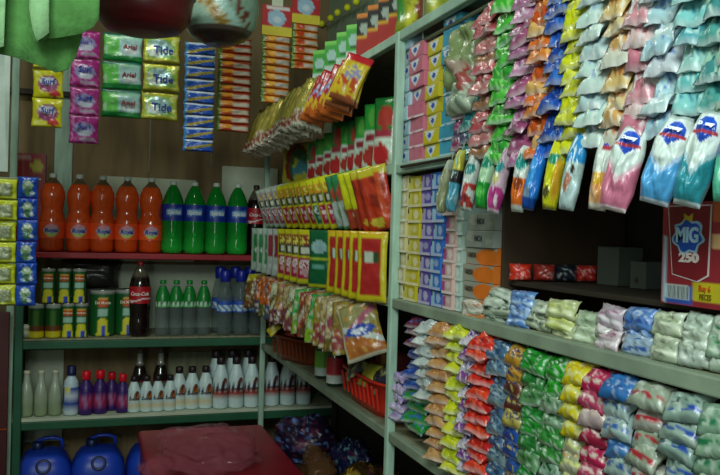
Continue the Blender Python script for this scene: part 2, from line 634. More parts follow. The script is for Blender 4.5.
can_s, lid_s = can(.029, .15), lid(.029, .15)
can_t, lid_t = can(.033, .148, kind=1), lid(.033, .148)
can_b, lid_b = can(.055, .205), lid(.055, .205)
logo_can = text('Del Monte', .0105, tmat('#f0e6c8'), on_cyl(.0296, .108), sx=.85, bold=.0003)
logo_canb = text('Del Monte', .019, tmat('#f0e6c8'), on_cyl(.0556, .15), sx=.85, bold=.0004)
YCAN = YB + .05
for i, px in enumerate((36, 53)):
    p = on_y(px, 333, YCAN)
    bottle('drink_can', 'dark green can with yellow bottom band in the lower row, %s of the two' % ['left', 'right'][i], 'can', (p.x, YCAN, S2), [('body', can_t), ('lid', lid_t)], 'green cans with yellow bottoms')
for i, px in enumerate((67.5, 81)):
    p = on_y(px, 333, YCAN)
    bottle('drink_can', 'slim green and yellow juice can in the lower row, %s of the two' % ['left', 'right'][i], 'can', (p.x, YCAN, S2), [('body', can_s, ('logo', logo_can)), ('lid', lid_s)], 'slim juice cans')
for i, px in enumerate((48, 64, 79)):
    p = on_y(px, 300, YCAN)
    bottle('drink_can', 'slim green and yellow juice can stacked on the lower row, %s of the three' % ['leftmost', 'middle', 'rightmost'][i], 'can', (p.x, YCAN, S2 + .152), [('body', can_s, ('logo', logo_can)), ('lid', lid_s)], 'slim juice cans')
for i, px in enumerate((102, 127)):
    p = on_y(px, 333, YB + .1)
    bottle('juice_can', 'wide green and yellow juice can %s' % ['beside the stacked slim cans', 'half hidden behind the cola bottle'][i], 'can', (p.x, YB + .1 + .03 * i, S2), [('body', can_b, ('logo', logo_canb)), ('lid', lid_b)], 'wide juice cans')

# clear bottles, green and blue tops
gcap = flat('green_cap_plastic', hx('#12862f'), .35)
bcap = flat('blue_cap_plastic', hx('#1b2aa0'), .35)
prof = dense([(.022, 0), (.031, .003), (.0335, .02), (.033, .1), (.0335, .16), (.03, .19), (.02, .22), (.0135, .235), (.0125, .25)], 2)
body_c = lathe(prof, CLEAR, None, 24)
sh_g = lathe(dense([(.034, .135), (.034, .165), (.0305, .192), (.0208, .221), (.016, .232)], 3), FILM, lambda z, a: hx('#cfe0d2') if .14 < z < .158 and math.sin(a * 9) > -.1 else hx('#0f7a2a') if z > .15 else hx('#4fae63'), 40, cap=False)
cap_g = lathe([(.0145, .244), (.0148, .246), (.0148, .258), (.012, .261), (.001, .261)], gcap, None, 18)
for i, px in enumerate((162, 175.5, 188.5, 203)):
    p = on_y(px, 331, YB + .06)
    bottle('water_bottle', 'clear plastic bottle with green sleeve, %s of the four' % ['leftmost', 'second from the left', 'third from the left', 'rightmost'][i], 'bottle', (p.x, YB + .06, S2), [('body', body_c), ('sleeve', sh_g), ('cap', cap_g)], 'clear bottles with green sleeves', .97, i * 40)
prof = dense([(.022, 0), (.032, .003), (.0355, .02), (.034, .06), (.0355, .1), (.0355, .15), (.034, .185), (.026, .225), (.017, .25), (.0155, .268)], 2)
body_w = lathe(prof, CLEAR, None, 24)
lab_w = label_mesh(.036, .105, .155, lambda z, a: hx('#2a53b5') if .138 < z or z < .112 else hx('#b9cfdc') if math.sin(a * 7 + z * 200) > -.4 else hx('#4a78b5'))
cap_b = lathe([(.022, .244), (.0235, .246), (.0235, .29), (.02, .296), (.001, .297)], bcap, None, 20)
for i, px in enumerate((219, 234, 249)):
    p = on_y(px, 330, YB + .15)
    bottle('water_bottle', 'clear water bottle with blue cap in the back row, %s of the three' % ['leftmost', 'middle', 'rightmost'][i], 'bottle', (p.x, YB + .15, S2), [('body', body_w), ('label', lab_w), ('cap', cap_b)], 'water bottles with blue caps', 1.06, i * 70)
for i, px in enumerate((224, 240, 256)):
    p = on_y(px, 335, YB + .05)
    bottle('water_bottle', 'clear water bottle with blue cap on the green shelf, %s of the three' % ['leftmost', 'middle', 'rightmost'][i], 'bottle', (p.x, YB + .05, S2), [('body', body_w), ('label', lab_w), ('cap', cap_b)], 'water bottles with blue caps', 1.02, i * 50)
# dark shapes on the green shelf
jar = lathe(dense([(.04, 0), (.055, .01), (.062, .06), (.06, .1), (.04, .13), (.03, .14)], 2), SODA, lambda z, a: hx('#8a4a1a'), 24)
jlid = lathe([(.032, .14), (.034, .142), (.034, .16), (.001, .162)], darkcap, None, 20)
p = on_y(270, 333, YB + .12)
bottle('brown_jar', 'round brown jar behind the corner post at the end of the green shelf', 'jar', (p.x, YB + .12, S2), [('body', jar), ('lid', jlid)])
dbag = pouch(.26, .13, .1, design('#2c2a26', ('s', 5, .2, 3, 1, '#3d3a33')), seed=31, crk=.012)
p = on_y(86, 270, YB + .26)
thing('dark_bag', 'dark rounded bag lying behind the wide juice cans', 'bag', facing((p.x + .02, YB + .25, S2 + .335), 90, 90), me=dbag)
dbx = cbox(.16, .1, .2, {}, '#4a4438')
thing('shelf_carton', 'dull brown carton under the dark bag at the back of the green shelf', 'box', (p.x + .02, YB + .255, S2 + .002), me=dbx)
p = on_y(21, 333, YB + .05)
wl = pouch(.085, .06, .05, design('#bdc4a8'), seed=5, crk=.008)
thing('crumpled_bag', 'small crumpled whitish bag at the left end of the green shelf', 'bag', facing((p.x, YB + .045, S2 + .06), 90, 90), me=wl)

# ------------------------------------------------------------------ bottom board bottles
# photo shelf line sinks to the left: stand everything on the one board
glassp = dense([(.02, 0), (.028, .003), (.03, .02), (.03, .09), (.024, .13), (.0155, .16), (.0135, .19), (.0145, .2)], 2)
VIN = printed('cloudy_clear_plastic', .25, bump=.04, trans=.35)
body_v = lathe(glassp, VIN, lambda z, a: mix(hx('#9fb487'), hx('#c3cfba'), min(1, z / .15)), 24)
cap_v = lathe([(.0145, .196), (.015, .198), (.0145, .212), (.001, .213)], flat('pale_cap', hx('#b8b8a0')), None, 16)
for i, px in enumerate((26, 40.5, 54.5)):
    p = on_y(px, 416, YB + .06)
    bottle('vinegar_bottle', 'cloudy pale bottle on the lowest visible board, %s of the three' % ['leftmost', 'middle', 'rightmost'][i], 'bottle', (p.x, YB + .06, S3), [('body', body_v), ('cap', cap_v)], 'cloudy pale bottles', .94)
pr = dense([(.024, 0), (.031, .003), (.033, .02), (.033, .12), (.029, .15), (.017, .17), (.016, .18)], 3)


def cleaner(z, a):
    if z > .125: return hx('#b9cdd8')
    if .035 < z < .125:
        return hx('#d8cf3a') if z - .08 + a * .02 > .02 and a < -.1 else hx('#20429c') if z + a * .012 < .075 or z > .108 else hx('#c9d4dd')
    return hx('#c3d3da')


body_cl = lathe(pr, HDPE, cleaner, 36)
cap_cl = lathe([(.02, .175), (.021, .178), (.02, .215), (.001, .217)], flat('navy_cap_plastic', hx('#16204e'), .4), None, 18)
p = on_y(70.5, 415, YB + .055)
bottle('cleaner_bottle', 'white bottle with blue and yellow label and navy cap on the lowest visible board', 'bottle', (p.x, YB + .055, S3), [('body', body_cl), ('cap', cap_cl)])
pur = dense([(.022, 0), (.03, .003), (.032, .02), (.032, .1), (.028, .125), (.014, .15), (.0135, .16)], 3)
body_p = lathe(pur, HDPE, lambda z, a: (hx('#a06a9a') if abs(a) < .8 and (z - .055) ** 2 / .001 + a * a / .6 < 1 and math.sin(z * 300 + a * 6) > -.3 else hx('#a32a56') if .022 < z < .088 and abs(a) < 1.1 else hx('#3a1a66')), 36)
cap_p = lathe([(.0175, .155), (.019, .158), (.019, .185), (.016, .192), (.001, .193)], flat('bright_red_cap', hx('#e01226'), .35), None, 18)
for i, px in enumerate((85.5, 99.5, 111, 122)):
    p = on_y(px, 414, YB + .06)
    dy = (.05, .06, .115, .06)[i]
    bottle('purple_bottle', 'small purple bottle with bright red cap, %s of the four' % ['leftmost', 'second from the left', 'second from the right', 'rightmost'][i], 'bottle', (on_y(px, 414, YB + dy).x, YB + dy, S3), [('body', body_p), ('cap', cap_p)], 'purple bottles with red caps', 1.0 if i < 2 else .9)

# white bleach bottles in two sizes
def bleach(z, a, h):
    v = z / h
    w = .02 * math.sin(a * 9) + .015 * math.sin(a * 21 + 1)
    if abs(v - .44 - w) < .035 and abs(a) < 1.6: return hx('#2b2438')
    if .27 < v < .34: return hx('#9c3a2a')
    if .2 < v < .25: return hx('#d6c9a0')
    if .48 < v < .68 and .1 < a < .95 and (v - .48) < .22 - (a - .5) ** 2 * .6: return hx('#c8701f') if v < .58 else hx('#6a3424')
    return hx('#c9dedd')


def bleachset(r, h):
    pr = dense([(r * .8, 0), (r * .97, .003), (r, .012), (r, h * .62), (r * .93, h * .72), (r * .62, h * .9), (r * .45, h * .985), (r * .4, h)], 4)
    b = lathe(pr, HDPE, lambda z, a: bleach(z, a, h), 40)
    c = lathe([(r * .5, h * .97), (r * .55, h * .98), (r * .55, h * 1.12), (r * .45, h * 1.14), (.001, h * 1.14)], darkcap, None, 18)
    t = text('Zonrox', r * .62, tmat('#221a30'), on_cyl(r * 1.005, h * .44), sx=.9, shear=.2, bold=.0005)
    return [('body', b, ('logo', t)), ('cap', c)]


small, midb, tall = bleachset(.029, .145), bleachset(.033, .175), bleachset(.0365, .215)
for i, px in enumerate((133.5, 146, 157.5, 169.5)):
    p = on_y(px, 412, YB + .055)
    bottle('bleach_bottle', 'small white bleach bottle in front, %s of the four small' % ['leftmost', 'second from the left', 'third from the left', 'rightmost'][i], 'bottle', (p.x, YB + .055, S3), small, 'small bleach bottles', .98)
for i, px in enumerate((178.5, 191.5, 205)):
    p = on_y(px, 410, YB + .075)
    bottle('bleach_bottle', 'middle-sized white bleach bottle, %s of the three between the small and tall ones' % ['leftmost', 'middle', 'rightmost'][i], 'bottle', (p.x, YB + .075, S3), midb, 'middle-sized bleach bottles', .98)
for i, px in enumerate((220, 235.5, 251)):
    p = on_y(px, 408, YB + .06)
    bottle('bleach_bottle', 'tall white bleach bottle left of the corner post, %s of the three' % ['leftmost', 'middle', 'rightmost'][i], 'bottle', (p.x, YB + .06, S3), tall, 'tall bleach bottles left of the post', .98)
for i, px in enumerate((215, 231, 247)):
    p = on_y(px, 400, YB + .17)
    bottle('bleach_bottle', 'tall white bleach bottle in the back row, %s of the three' % ['leftmost', 'middle', 'rightmost'][i], 'bottle', (p.x, YB + .17, S3), tall, 'tall bleach bottles in the back row', 1.04)
for i, px in enumerate((271, 287, 303)):
    p = on_y(px, 404, YB + .07)
    bottle('bleach_bottle', 'tall white bleach bottle behind the rack right of the corner post, %s of the three' % ['leftmost', 'middle', 'rightmost'][i], 'bottle', (p.x, YB + .07, S3), tall, 'tall bleach bottles right of the post', 1.0)
sauce = lathe(dense([(.025, 0), (.031, .004), (.032, .13), (.024, .16), (.013, .19), (.012, .235)], 3), SODA, lambda z, a: hx('#8a8a80') if z > .17 else hx('#231712'), 24)
slab = label_mesh(.0325, .03, .11, lambda z, a: hx('#8f9a8a') if z < .1 else hx('#7a1a1a'))
scap = lathe([(.0135, .226), (.0145, .228), (.0145, .25), (.001, .252)], flat('grey_red_cap', hx('#6c5a50')), None, 16)
for i, px in enumerate((139, 160)):
    p = on_y(px, 400, YB + .2)
    bottle('sauce_bottle', 'dark sauce bottle standing behind the small bleach bottles, %s of the two' % ['left', 'right'][i], 'bottle', (p.x, YB + .2, S3), [('body', sauce), ('label', slab), ('cap', scap)], 'dark sauce bottles behind the bleach', 1.08)

# ------------------------------------------------------------------ blue jugs
BLUE = flat('blue_jug_plastic', hx('#1f46c0'), .35, bump=.08, scale=14, var=.15)
NAVY = flat('dark_blue_jug_cap', hx('#16244f'), .4)


def jug_body(w, d, h):
    vs, fs = [], []
    lv = [(0, .9), (.02, 1), (.62, 1), (.74, .97), (.83, .86), (.9, .7), (.93, .5), (.94, .1)]
    n = 32
    for f, s in lv:
        for k in range(n):
            a = 2 * math.pi * k / n
            ca, sa = math.cos(a), math.sin(a)
            e = .55
            x = math.copysign(abs(ca) ** e, ca) * w / 2 * s
            y = math.copysign(abs(sa) ** e, sa) * d / 2 * (s if s > .8 else s)
            vs.append((x, y, f * h))
    for j in range(len(lv) - 1):
        for k in range(n):
            a, b = j * n + k, j * n + (k + 1) % n
            fs.append((a, b, b + n, a + n))
    fs.append(tuple(range(n)))
    fs.append(tuple(range((len(lv) - 1) * n, len(lv) * n)))
    return mk('jug', vs, fs, BLUE)


jb = jug_body(.235, .24, .36)
jr = lathe([(.03, 0), (.033, .004), (.033, .012), (.024, .014), (.02, .008), (.001, .008)], NAVY, None, 24)
jc = lathe([(.025, 0), (.026, .003), (.026, .028), (.02, .032), (.001, .033)], NAVY, None, 20)
jh = tube([(-.055, 0, 0), (-.05, 0, .035), (-.02, 0, .045), (.02, 0, .045), (.05, 0, .035), (.055, 0, 0)], .009, BLUE)
for i, px in enumerate((44, 98, 152)):
    p = on_y(px, 475, YB + .13)
    t = thing('water_jug', ['blue plastic jug in the bottom left corner of the back shelf', 'blue plastic jug between the left jug and the red chest', 'blue plastic jug mostly hidden behind the red chest'][i], 'jug', (p.x, YB + .15, S0 + .002), 'blue jugs')
    part('body', jb, t)
    part('spout_ring', jr, t, M=T(0, -.098, .283) @ Matrix.Rotation(R(62), 4, 'X'))
    part('cap', jc, t, M=T(-.03, .02, .337))
    part('handle', jh, t, M=T(.02, .03, .335))

# ------------------------------------------------------------------ red chest with a bag on it
cx0, cx1 = on_y(138, 423, 3.56).x, on_y(262, 423, 3.56).x
cy0, cy1, cz = 2.35, 3.56, .615
CHEST = flat('dark_red_vinyl', hx('#9c1a2a'), .38, bump=.12, scale=12, var=.3)
ch = thing('storage_chest', 'low dark red chest standing in front of the back shelf', 'chest', ((cx0 + cx1) / 2, (cy0 + cy1) / 2, 0))
part('body', bbox(cx1 - cx0 - .02, cy1 - cy0 - .02, cz - .045, CHEST, .02), ch, (0, 0, (cz - .045) / 2))
part('lid', bbox(cx1 - cx0, cy1 - cy0, .05, CHEST, .016, 3), ch, (0, 0, cz - .025))


def lump(w, d, h, seed, mat, dsg=None, amp=.25, n=28, m=14, freq=4):
    """crumpled bag resting on z=0"""
    vs, fs, cs = [], [], []
    for j in range(m + 1):
        ph = math.pi * j / m
        for k in range(n):
            a = 2 * math.pi * k / n
            q = Vector((math.sin(ph) * math.cos(a), math.sin(ph) * math.sin(a), math.cos(ph)))
            s = 1 + amp * noise.noise(q * 1.6 + Vector((seed, 0, 0))) + amp * .45 * (abs(noise.noise(q * freq + Vector((0, seed, 0)))) * 2 - .5) + amp * .25 * noise.noise(q * freq * 2.3)
            v = q * s
            z = max(-.55, v.z)
            vs.append((v.x * w / 2, v.y * d / 2, (z + .55) * h / 1.5))
            if dsg: cs.append(dsg((a / 6.283) % 1, j / m))
    for j in range(m):
        for k in range(n):
            a, b = j * n + k, j * n + (k + 1) % n
            fs.append((a, b, b + n, a + n))
    return mk('lump', vs, fs, mat, cs if dsg else None)


def slump(o_at, w, d, h): return T(*o_at)


a = on_z(207, 446, cz + .05)
pb = thing('plastic_bag', 'crumpled translucent pinkish plastic bag lying on the red chest', 'bag', T(a.x, a.y, cz + .002))
part('bag_film', lump(.40, .50, .10, 3, BAGMAT, amp=.22, n=72, m=36, freq=3), pb)
part('bag_mouth', lump(.13, .16, .055, 8, BAGMAT, amp=.3, n=36, m=18, freq=4), pb, (-.19, -.14, .0))


# ================================================================== SACHET STRIPS IN FRONT OF THE BACK WALL
HANG = flat('hanging_string', hx('#8f9a80'), .7)
YS = 3.32


def strip_back(label, px0, px1, ytop, ybot, n, dsg, txt=None, tcol='#1c2c9a', Y=YS, mat=None, thickn=.012, group=None, tsz=.3, tv=.45, string=True, nu=16, nv=16, per=None, tshear=.1, tu=.5, kidname='sachet', grp=None):
    c = on_y((px0 + px1) / 2, ytop, Y)
    w = (on_y(px1, (ytop + ybot) / 2, Y) - on_y(px0, (ytop + ybot) / 2, Y)).length
    zb = on_y((px0 + px1) / 2, ybot, Y).z
    h = (c.z - zb) / n
    t = thing('hanging_sachet_strip', label, 'sachet strip', (c.x, Y, c.z), grp)
    ms = [pouch(w, h * .985, thickn, dsg, nu, nv, k + int(px0), .0045, mat or FILM) for k in range(3)]
    tm = text(txt, h * tsz, tmat(tcol), on_pouch(w, h, thickn, tu, tv, .004), sx=1.0, shear=tshear, bold=h * .006) if txt else None
    for k in range(n):
        o = part(kidname, ms[k % 3], t, M=T(RND.uniform(-.002, .002), RND.uniform(-.002, .002), -k * h) @ Matrix.Rotation(R(RND.uniform(-1.5, 1.5)), 4, 'Y') @ Matrix.Rotation(R(RND.uniform(-5, 5)), 4, 'X'))
        if tm: part('logo', tm, o)
    if string:
        part('string', tube([(0, .006, 0), (0, .006, ZC - c.z - .01)], .002, HANG, 6), t)
    return t


strip_back('yellow detergent sachet strip hanging below the green cloth', 33, 64, 40, 128, 3,
           design('#c9c41a', ('e', .52, .5, .36, .3, '#8f3f6e'), ('e', .5, .42, .3, .14, '#c9cfe0'), ('e', .72, .84, .22, .1, '#c43a3a'), ('b', .95, 1, '#9c9a20')), 'Surf', '#1d2f92', tsz=.26, tv=.42)
strip_back('magenta detergent sachet strip hanging right of the green cloth', 71, 101, 31, 144, 4,
           design('#a4247e', ('s', 5, .22, 3, 1, '#c86ab0'), ('e', .5, .48, .38, .24, '#8d86b8'), ('e', .55, .62, .25, .1, '#c3c8de'), ('e', .6, .85, .3, .08, '#a98fae'), ('b', 0, .06, '#7a1258')), 'Surf', '#1b2c98', tsz=.28, tv=.38)
strip_back('green and white detergent sachet strip hanging under the maroon basin', 103, 143, 34, 118, 3,
           design('#a0d8c0', ('r', 0, .4, 0, 1, '#62c454'), ('s', 7, .25, 4, 1, '#a9d8b0'), ('r', .42, 1, .2, .75, '#a6cfcf'), ('b', .8, 1, '#0f7a34'), ('b', 0, .08, '#0e6a58'), ('e', .7, .62, .2, .12, '#dfe6ea')), 'Ariel', '#8d2a3a', tsz=.24, tv=.46, tu=.67)
strip_back('gold and green detergent sachet strip with blue lettering, between green and blue strips', 144, 181, 7, 121, 4,
           design('#c8c842', ('r', .1, .9, .14, .86, '#8fb85a'), ('e', .45, .5, .36, .32, '#9dc0c0'), ('e', .3, .65, .16, .16, '#dbe6dd'), ('s', 6, .3, 8, 1, '#d6dc8a'), ('b', .93, 1, '#8a8a1c'), ('b', 0, .05, '#a8a02a')), 'Tide', '#1c3a9c', mat=FOIL, tsz=.38, tv=.55, tu=.55, tshear=0)
strip_back('blue and white sachet strip with gold bands, longest in front of the back wall', 185, 216, 43, 152, 9,
           design('#1f4fae', ('b', 0, .2, '#c4d4e2'), ('d', .5, .74, .55, '#a8983a'), ('b', .9, 1, '#0f2f72'), ('r', 0, .12, 0, 1, '#3b83c0')), None, nv=14, thickn=.014)
rb = design('#a23a18', ('r', .5, 1, .2, .75, '#b9b2a0'), ('r', .05, .45, .15, .6, '#d08a2a'), ('b', .85, 1, '#4a1a10'), ('r', 0, .1, 0, 1, '#5a7a2a'))
strip_back('red and brown seasoning sachet strip right of the blue strip', 218, 252, 38, 132, 12, rb, None, nu=14, nv=6, thickn=.012, Y=3.38)
for k, (a0, a1, y0, yb, lab) in enumerate(((262, 291, 36, 104, 'left'), (292, 319, 24, 70, 'right'))):
    t = strip_back('orange seasoning sachets hanging from a red and white header card, %s of the two cards' % lab, a0, a1, y0, yb, 9 if k == 0 else 6,
                   design('#c06a1c', ('r', .5, 1, .25, .7, '#b5b0a2'), ('r', 0, .14, 0, 1, '#5f8a3a'), ('e', .32, .4, .18, .3, '#e0a53a') if k == 0 else ('e', .32, .4, .18, .3, '#b03a1a'), ('b', .85, 1, '#5a1c10')), None, nu=14, nv=6, thickn=.014, Y=3.3, string=False)
    w = (on_y(a1, 30, 3.3) - on_y(a0, 30, 3.3)).length
    hh = .125
    me = cbox(w * 1.02, .004, hh, {'front': design('#a81c22', ('e', .48, .42, .3, .28, '#8fb0c4'), ('b', .72, 1, '#c9b832'), ('r', .12, .9, .02, .14, '#c9c3c0'), ('e', .5, .48, .14, .12, '#b9c9d2'))}, '#a81c22', 18)
    hc = part('header_card', me, t, (0, -.004, 0))
    part('tab', bbox(w * .38, .003, .034, PALE, .001), hc, (0, -.001, hh + .015))
    part('string', tube([(0, .0, hh + .03), (0, .0, ZC - t.location.z - .01)], .002, HANG, 6), t)

for px, yy, w_ in ((149, 172, 'left'), (211, 166, 'right')):
    q = on_y(px, yy, 3.9)
    thing('hanging_cord', 'thin pale cord hanging before the back wall, %s one of two' % w_, 'cord', q, 'thin pale cords', tube([(0, 0, 0), (.004, 0, (ZC - q.z) / 2), (0, 0, ZC - q.z - .004)], .003, PALE, 6))  # two thin cords in front of the back wall
# far left: front strips on the post
YL = 3.1
ylw = design('#c4cc1c', ('r', .2, .85, .2, .85, '#7f8a3c'), ('e', .5, .5, .25, .3, '#a2aa86'), ('b', .93, 1, '#6a7010'))
strip_back('yellow sachet strip at the far left edge beside the blue strip', -6, 18, 179, 306, 6, ylw, None, Y=YL, string=False, thickn=.016)
blu = design('#1a49b0', ('e', .5, .42, .26, .26, '#8fae86'), ('e', .5, .7, .2, .2, '#4f7a58'), ('e', .72, .75, .1, .09, '#c9d6e0'), ('e', .5, .3, .15, .1, '#c6d2c0'), ('b', .95, 1, '#0e2a78'))
strip_back('blue sachet strip with green pictures left of the orange bottles', 18, 39, 177, 306, 6, blu, None, Y=YL, string=False, thickn=.016)
a, b = on_y(0, 178, YL + .012), on_y(41, 178, YL + .012)
hb = thing('hanging_bar', 'thin bar carrying the yellow and blue sachet strips at the left edge', 'bar', (a.x, YL + .012, a.z))
part('bar', tube([(-.1, 0, 0), (b.x - a.x, 0, 0)], .004, HANG, 8), hb)
c0, c1, c2 = on_y(-8, 0, 3.14), on_y(12, 0, 3.14), on_y(12, 172, 3.14)
wp = cbox(c1.x - c0.x, .012, ZC - c2.z - .002, {'front': design('#b5c6bb', ('s', 3, .3, 2, 4, '#96a79a'))}, '#b5c6bb', 12, PAPER)
thing('pale_board', 'pale upright board ending above the yellow strip at the far left edge', 'board', ((c0.x + c1.x) / 2, 3.14, c2.z), me=wp)
p = on_y(29, 185, YB + .1)
w = .135
t = thing('red_carton', 'red carton with a yellow oval standing behind the blue sachet strip', 'box', (p.x, YB + .12, S1 + .002))
part('carton', cbox(w, .1, on_y(29, 153, YB + .03).z - S1, {'front': design('#8e1c24', ('e', .74, .13, .2, .055, '#b9ae2c'), ('r', .04, .55, .02, .055, '#b98a86'), ('r', .04, .9, .1, .12, '#c08c86'), ('e', .5, .32, .3, .06, '#4a2a3a'))}, '#7c161e', 24), t)


# ================================================================== THINGS HANGING OVERHEAD AT THE LEFT
def sheet(pts, Y, top, folds, mat, th=.004, nz=14, dy=0.0):
    """cloth: bottom outline in picture columns unprojected to its own distance, hung from height top, folds give depth"""
    vs, fs = [], []
    n = len(pts)
    for i, (px, py) in enumerate(pts):
        q = on_y(px, py, Y)
        for j in range(nz + 1):
            s = j / nz
            f = folds * (.35 + .65 * s) * (math.sin(px * .11) + .5 * math.sin(px * .23 + 1 + s)) + .012 * math.sin(s * 4 + px * .02)
            vs.append((q.x + .004 * math.sin(s * 4 + px * .05), Y + f + dy, top + (q.z - top) * s))
    for i in range(n - 1):
        for j in range(nz):
            a = i * (nz + 1) + j
            fs.append((a, a + 1, a + nz + 2, a + nz + 1))
    N = len(vs)
    vs += [(x, y + th, z) for x, y, z in vs]
    fs += [tuple(v + N for v in f[::-1]) for f in fs]
    rim = [i * (nz + 1) for i in range(n)] + [(n - 1) * (nz + 1) + j for j in range(1, nz + 1)] + [i * (nz + 1) + nz for i in range(n - 2, -1, -1)] + [j for j in range(nz - 1, 0, -1)]
    for k in range(len(rim)):
        a, b = rim[k], rim[(k + 1) % len(rim)]
        fs.append((a, b, b + N, a + N))
    return mk('cloth', vs, fs, mat)


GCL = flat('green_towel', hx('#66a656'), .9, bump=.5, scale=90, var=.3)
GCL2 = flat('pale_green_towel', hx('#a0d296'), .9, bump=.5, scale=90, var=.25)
YG = 1.9


def dens(pts, n=4):
    out = []
    for (a, b), (c, d) in zip(pts, pts[1:]):
        for k in range(n): out.append((a + (c - a) * k / n, b + (d - b) * k / n))
    return out + [pts[-1]]


ztop = ZC - .05
gt = thing('hanging_cloth', 'green towel hanging folded at the top left corner', 'cloth', (0, 0, 0))
part('back_fold', sheet(dens([(-60, 40), (-20, 50), (0, 54), (20, 58), (38, 67), (55, 73), (66, 70), (74, 56), (80, 36)]), YG, ztop, .012, GCL), gt)
part('front_fold', sheet(dens([(30, 30), (33, 38), (37, 45), (48, 40), (60, 38), (80, 33), (92, 28), (98, 20), (98, 6)]), YG - .07, ztop, .008, GCL), gt)
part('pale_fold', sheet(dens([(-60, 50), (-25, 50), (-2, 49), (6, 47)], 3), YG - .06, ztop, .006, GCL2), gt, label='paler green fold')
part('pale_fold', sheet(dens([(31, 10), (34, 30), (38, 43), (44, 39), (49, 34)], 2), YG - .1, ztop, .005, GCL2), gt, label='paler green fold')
line = thing('hanging_wire', 'wire along the ceiling that carries the towel and basins', 'wire', (0, 0, 0))
part('wire', tube([(-.55, YG, ztop), (.0, YG - .02, ztop - .0), (.3, 2.3, ztop), (.72, 2.9, ztop)], .003, HANG), line)

YB2 = 2.55
q = on_y(143, 34, YB2)
rad = (on_y(192, 5, YB2).x - on_y(95, 5, YB2).x) / 2
MARO = flat('maroon_plastic', hx('#5e1018'), .4, bump=.1, scale=10, var=.3)
bp = [(.001, 0), (rad * .5, .002), (rad * .8, rad * .1), (rad * .98, rad * .32), (rad * 1.06, rad * .8), (rad * 1.1, rad * .82), (rad * 1.1, rad * .88), (rad * 1.02, rad * .86), (rad * .9, rad * .35), (rad * .7, rad * .16), (.001, rad * .08)]
t = thing('hanging_basin', 'dark maroon round basin hanging at the top beside the green towel', 'basin', (q.x, YB2, q.z))
part('bowl', lathe(dense(bp, 3), MARO, None, 40), t)
part('string', tube([(0, 0, rad * .1), (0, 0, ZC - q.z - .01)], .003, HANG), t)
Yb3 = 2.75
q = on_y(219, 46, Yb3)
rad = (on_y(258, 5, Yb3).x - on_y(180, 5, Yb3).x) / 2


def patt(z, a):
    v = z / rad
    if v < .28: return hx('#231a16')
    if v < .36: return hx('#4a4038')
    k = a + (v - .8) * .9
    if -.62 < k < -.18: return hx('#9a7a3a') if noise.noise(Vector((a * 9, v * 9, 2))) > -.1 else hx('#b9b08a')
    if .2 < k < .62 and noise.noise(Vector((a * 7, v * 8, 5))) > .02: return hx('#6a3524')
    if -.18 < k < .1: return hx('#a9cfc4')
    return hx('#8fae9c')


bp = [(.001, 0), (rad * .35, rad * .03), (rad * .7, rad * .2), (rad * .92, rad * .5), (rad, rad * .95), (rad * .95, rad * 1.4), (rad * .75, rad * 1.75), (rad * .4, rad * 1.97), (.01, rad * 2.05)]
t = thing('hanging_ball', 'round white ball with brown and gold pattern and dark underside hanging overhead', 'ball', (q.x, Yb3, q.z))
part('ball', lathe(dense(bp, 6), FILM, patt, 56), t)
part('string', tube([(0, 0, rad * 2), (0, 0, ZC - q.z - .01)], .003, HANG), t)


# ================================================================== RIGHT RACK, FAR BAY
def yx(px, py=230, X=XF):
    return on_x(px, py, X).y


def file_row(name, cat, labels, pxs, zfun, meshes, X, yaw, a=90, group=None, jitter=3, py=230, kids=None, bottom=False, xs=None, hs=None):
    """bags filed one behind another along the shelf; zfun gives the height each hangs from (or stands on)"""
    out = []
    for i, px in enumerate(pxs):
        x = xs(i) if xs else X
        y = yx(px, py, x)
        m = meshes[i] if isinstance(meshes, list) else meshes
        me, hh = m[0], m[1]
        z = zfun(i) + (hh if bottom else 0)
        t = thing(name, labels(i), cat, facing((x, y, z), a, yaw + RND.uniform(-jitter, jitter), RND.uniform(-1, 1)), group, me)
        for kn, km in m[2:]:
            part(kn, km, t)
        out.append(t)
    return out


# 1: cartons standing on the very top
def stand(name, label, cat, px, py, X, me, z, rot=-62, group=None, kids=()):
    y = yx(px, py, X)
    t = thing(name, label, cat, Matrix.Translation((X, y, z)) @ Matrix.Rotation(R(rot), 4, 'Z'), group, me)
    for kn, km in kids: part(kn, km, t)
    return t


gm = cbox(.062, .045, .15, {'front': design('#3f9a3a', ('b', .62, 1, '#b9d2c4'), ('e', .5, .36, .34, .16, '#9fc4b8'), ('b', 0, .08, '#77c256'), ('e', .5, .5, .2, .06, '#1e5a2c')), 'left': design('#9fbfae', ('b', 0, .3, '#4f9a4a'))}, '#7fae88', 16)
for i, px in enumerate((323, 335, 347, 357)):
    stand('milk_pack', 'green and white pack standing on top of the rack, %s of the four' % ['farthest', 'second farthest', 'third farthest', 'nearest'][i], 'pack', px, 60, .84, gm, L1, -50, 'green and white packs on top of the rack')
rm = cbox(.066, .045, .15, {'front': design('#1c1c18', ('b', 0, .1, '#c7762a'), ('b', .55, 1, '#a32c24'), ('b', .5, .56, '#c79a2a'), ('e', .5, .32, .34, .12, '#9aa79c'), ('b', .9, 1, '#c2502a')), 'left': design('#c9c9b4', ('b', .5, 1, '#c9b9a4'))}, '#8a2a20', 16)
for i, px in enumerate((369, 380, 391, 402)):
    stand('coffee_pack', 'red and black pack on top of the rack, %s of the four' % ['farthest', 'second farthest', 'third farthest', 'nearest'][i], 'pack', px, 40, .83, rm, L1, -50, 'red and black packs on top of the rack')
cb = pouch(.17, .2, .09, design('#8f9a2c', ('r', .35, .6, 0, 1, '#7a3a1c'), ('r', 0, .2, .2, .8, '#3f8a3a'), ('s', 5, .2, 6, 1, '#c2c23a')), 14, 16, 77, .008)
thing('chip_bag', 'yellow and green bag with a brown stripe on top of the rack', 'bag', facing((.86, yx(424, 15, .86), L1 + .2), 90, 50), me=cb)
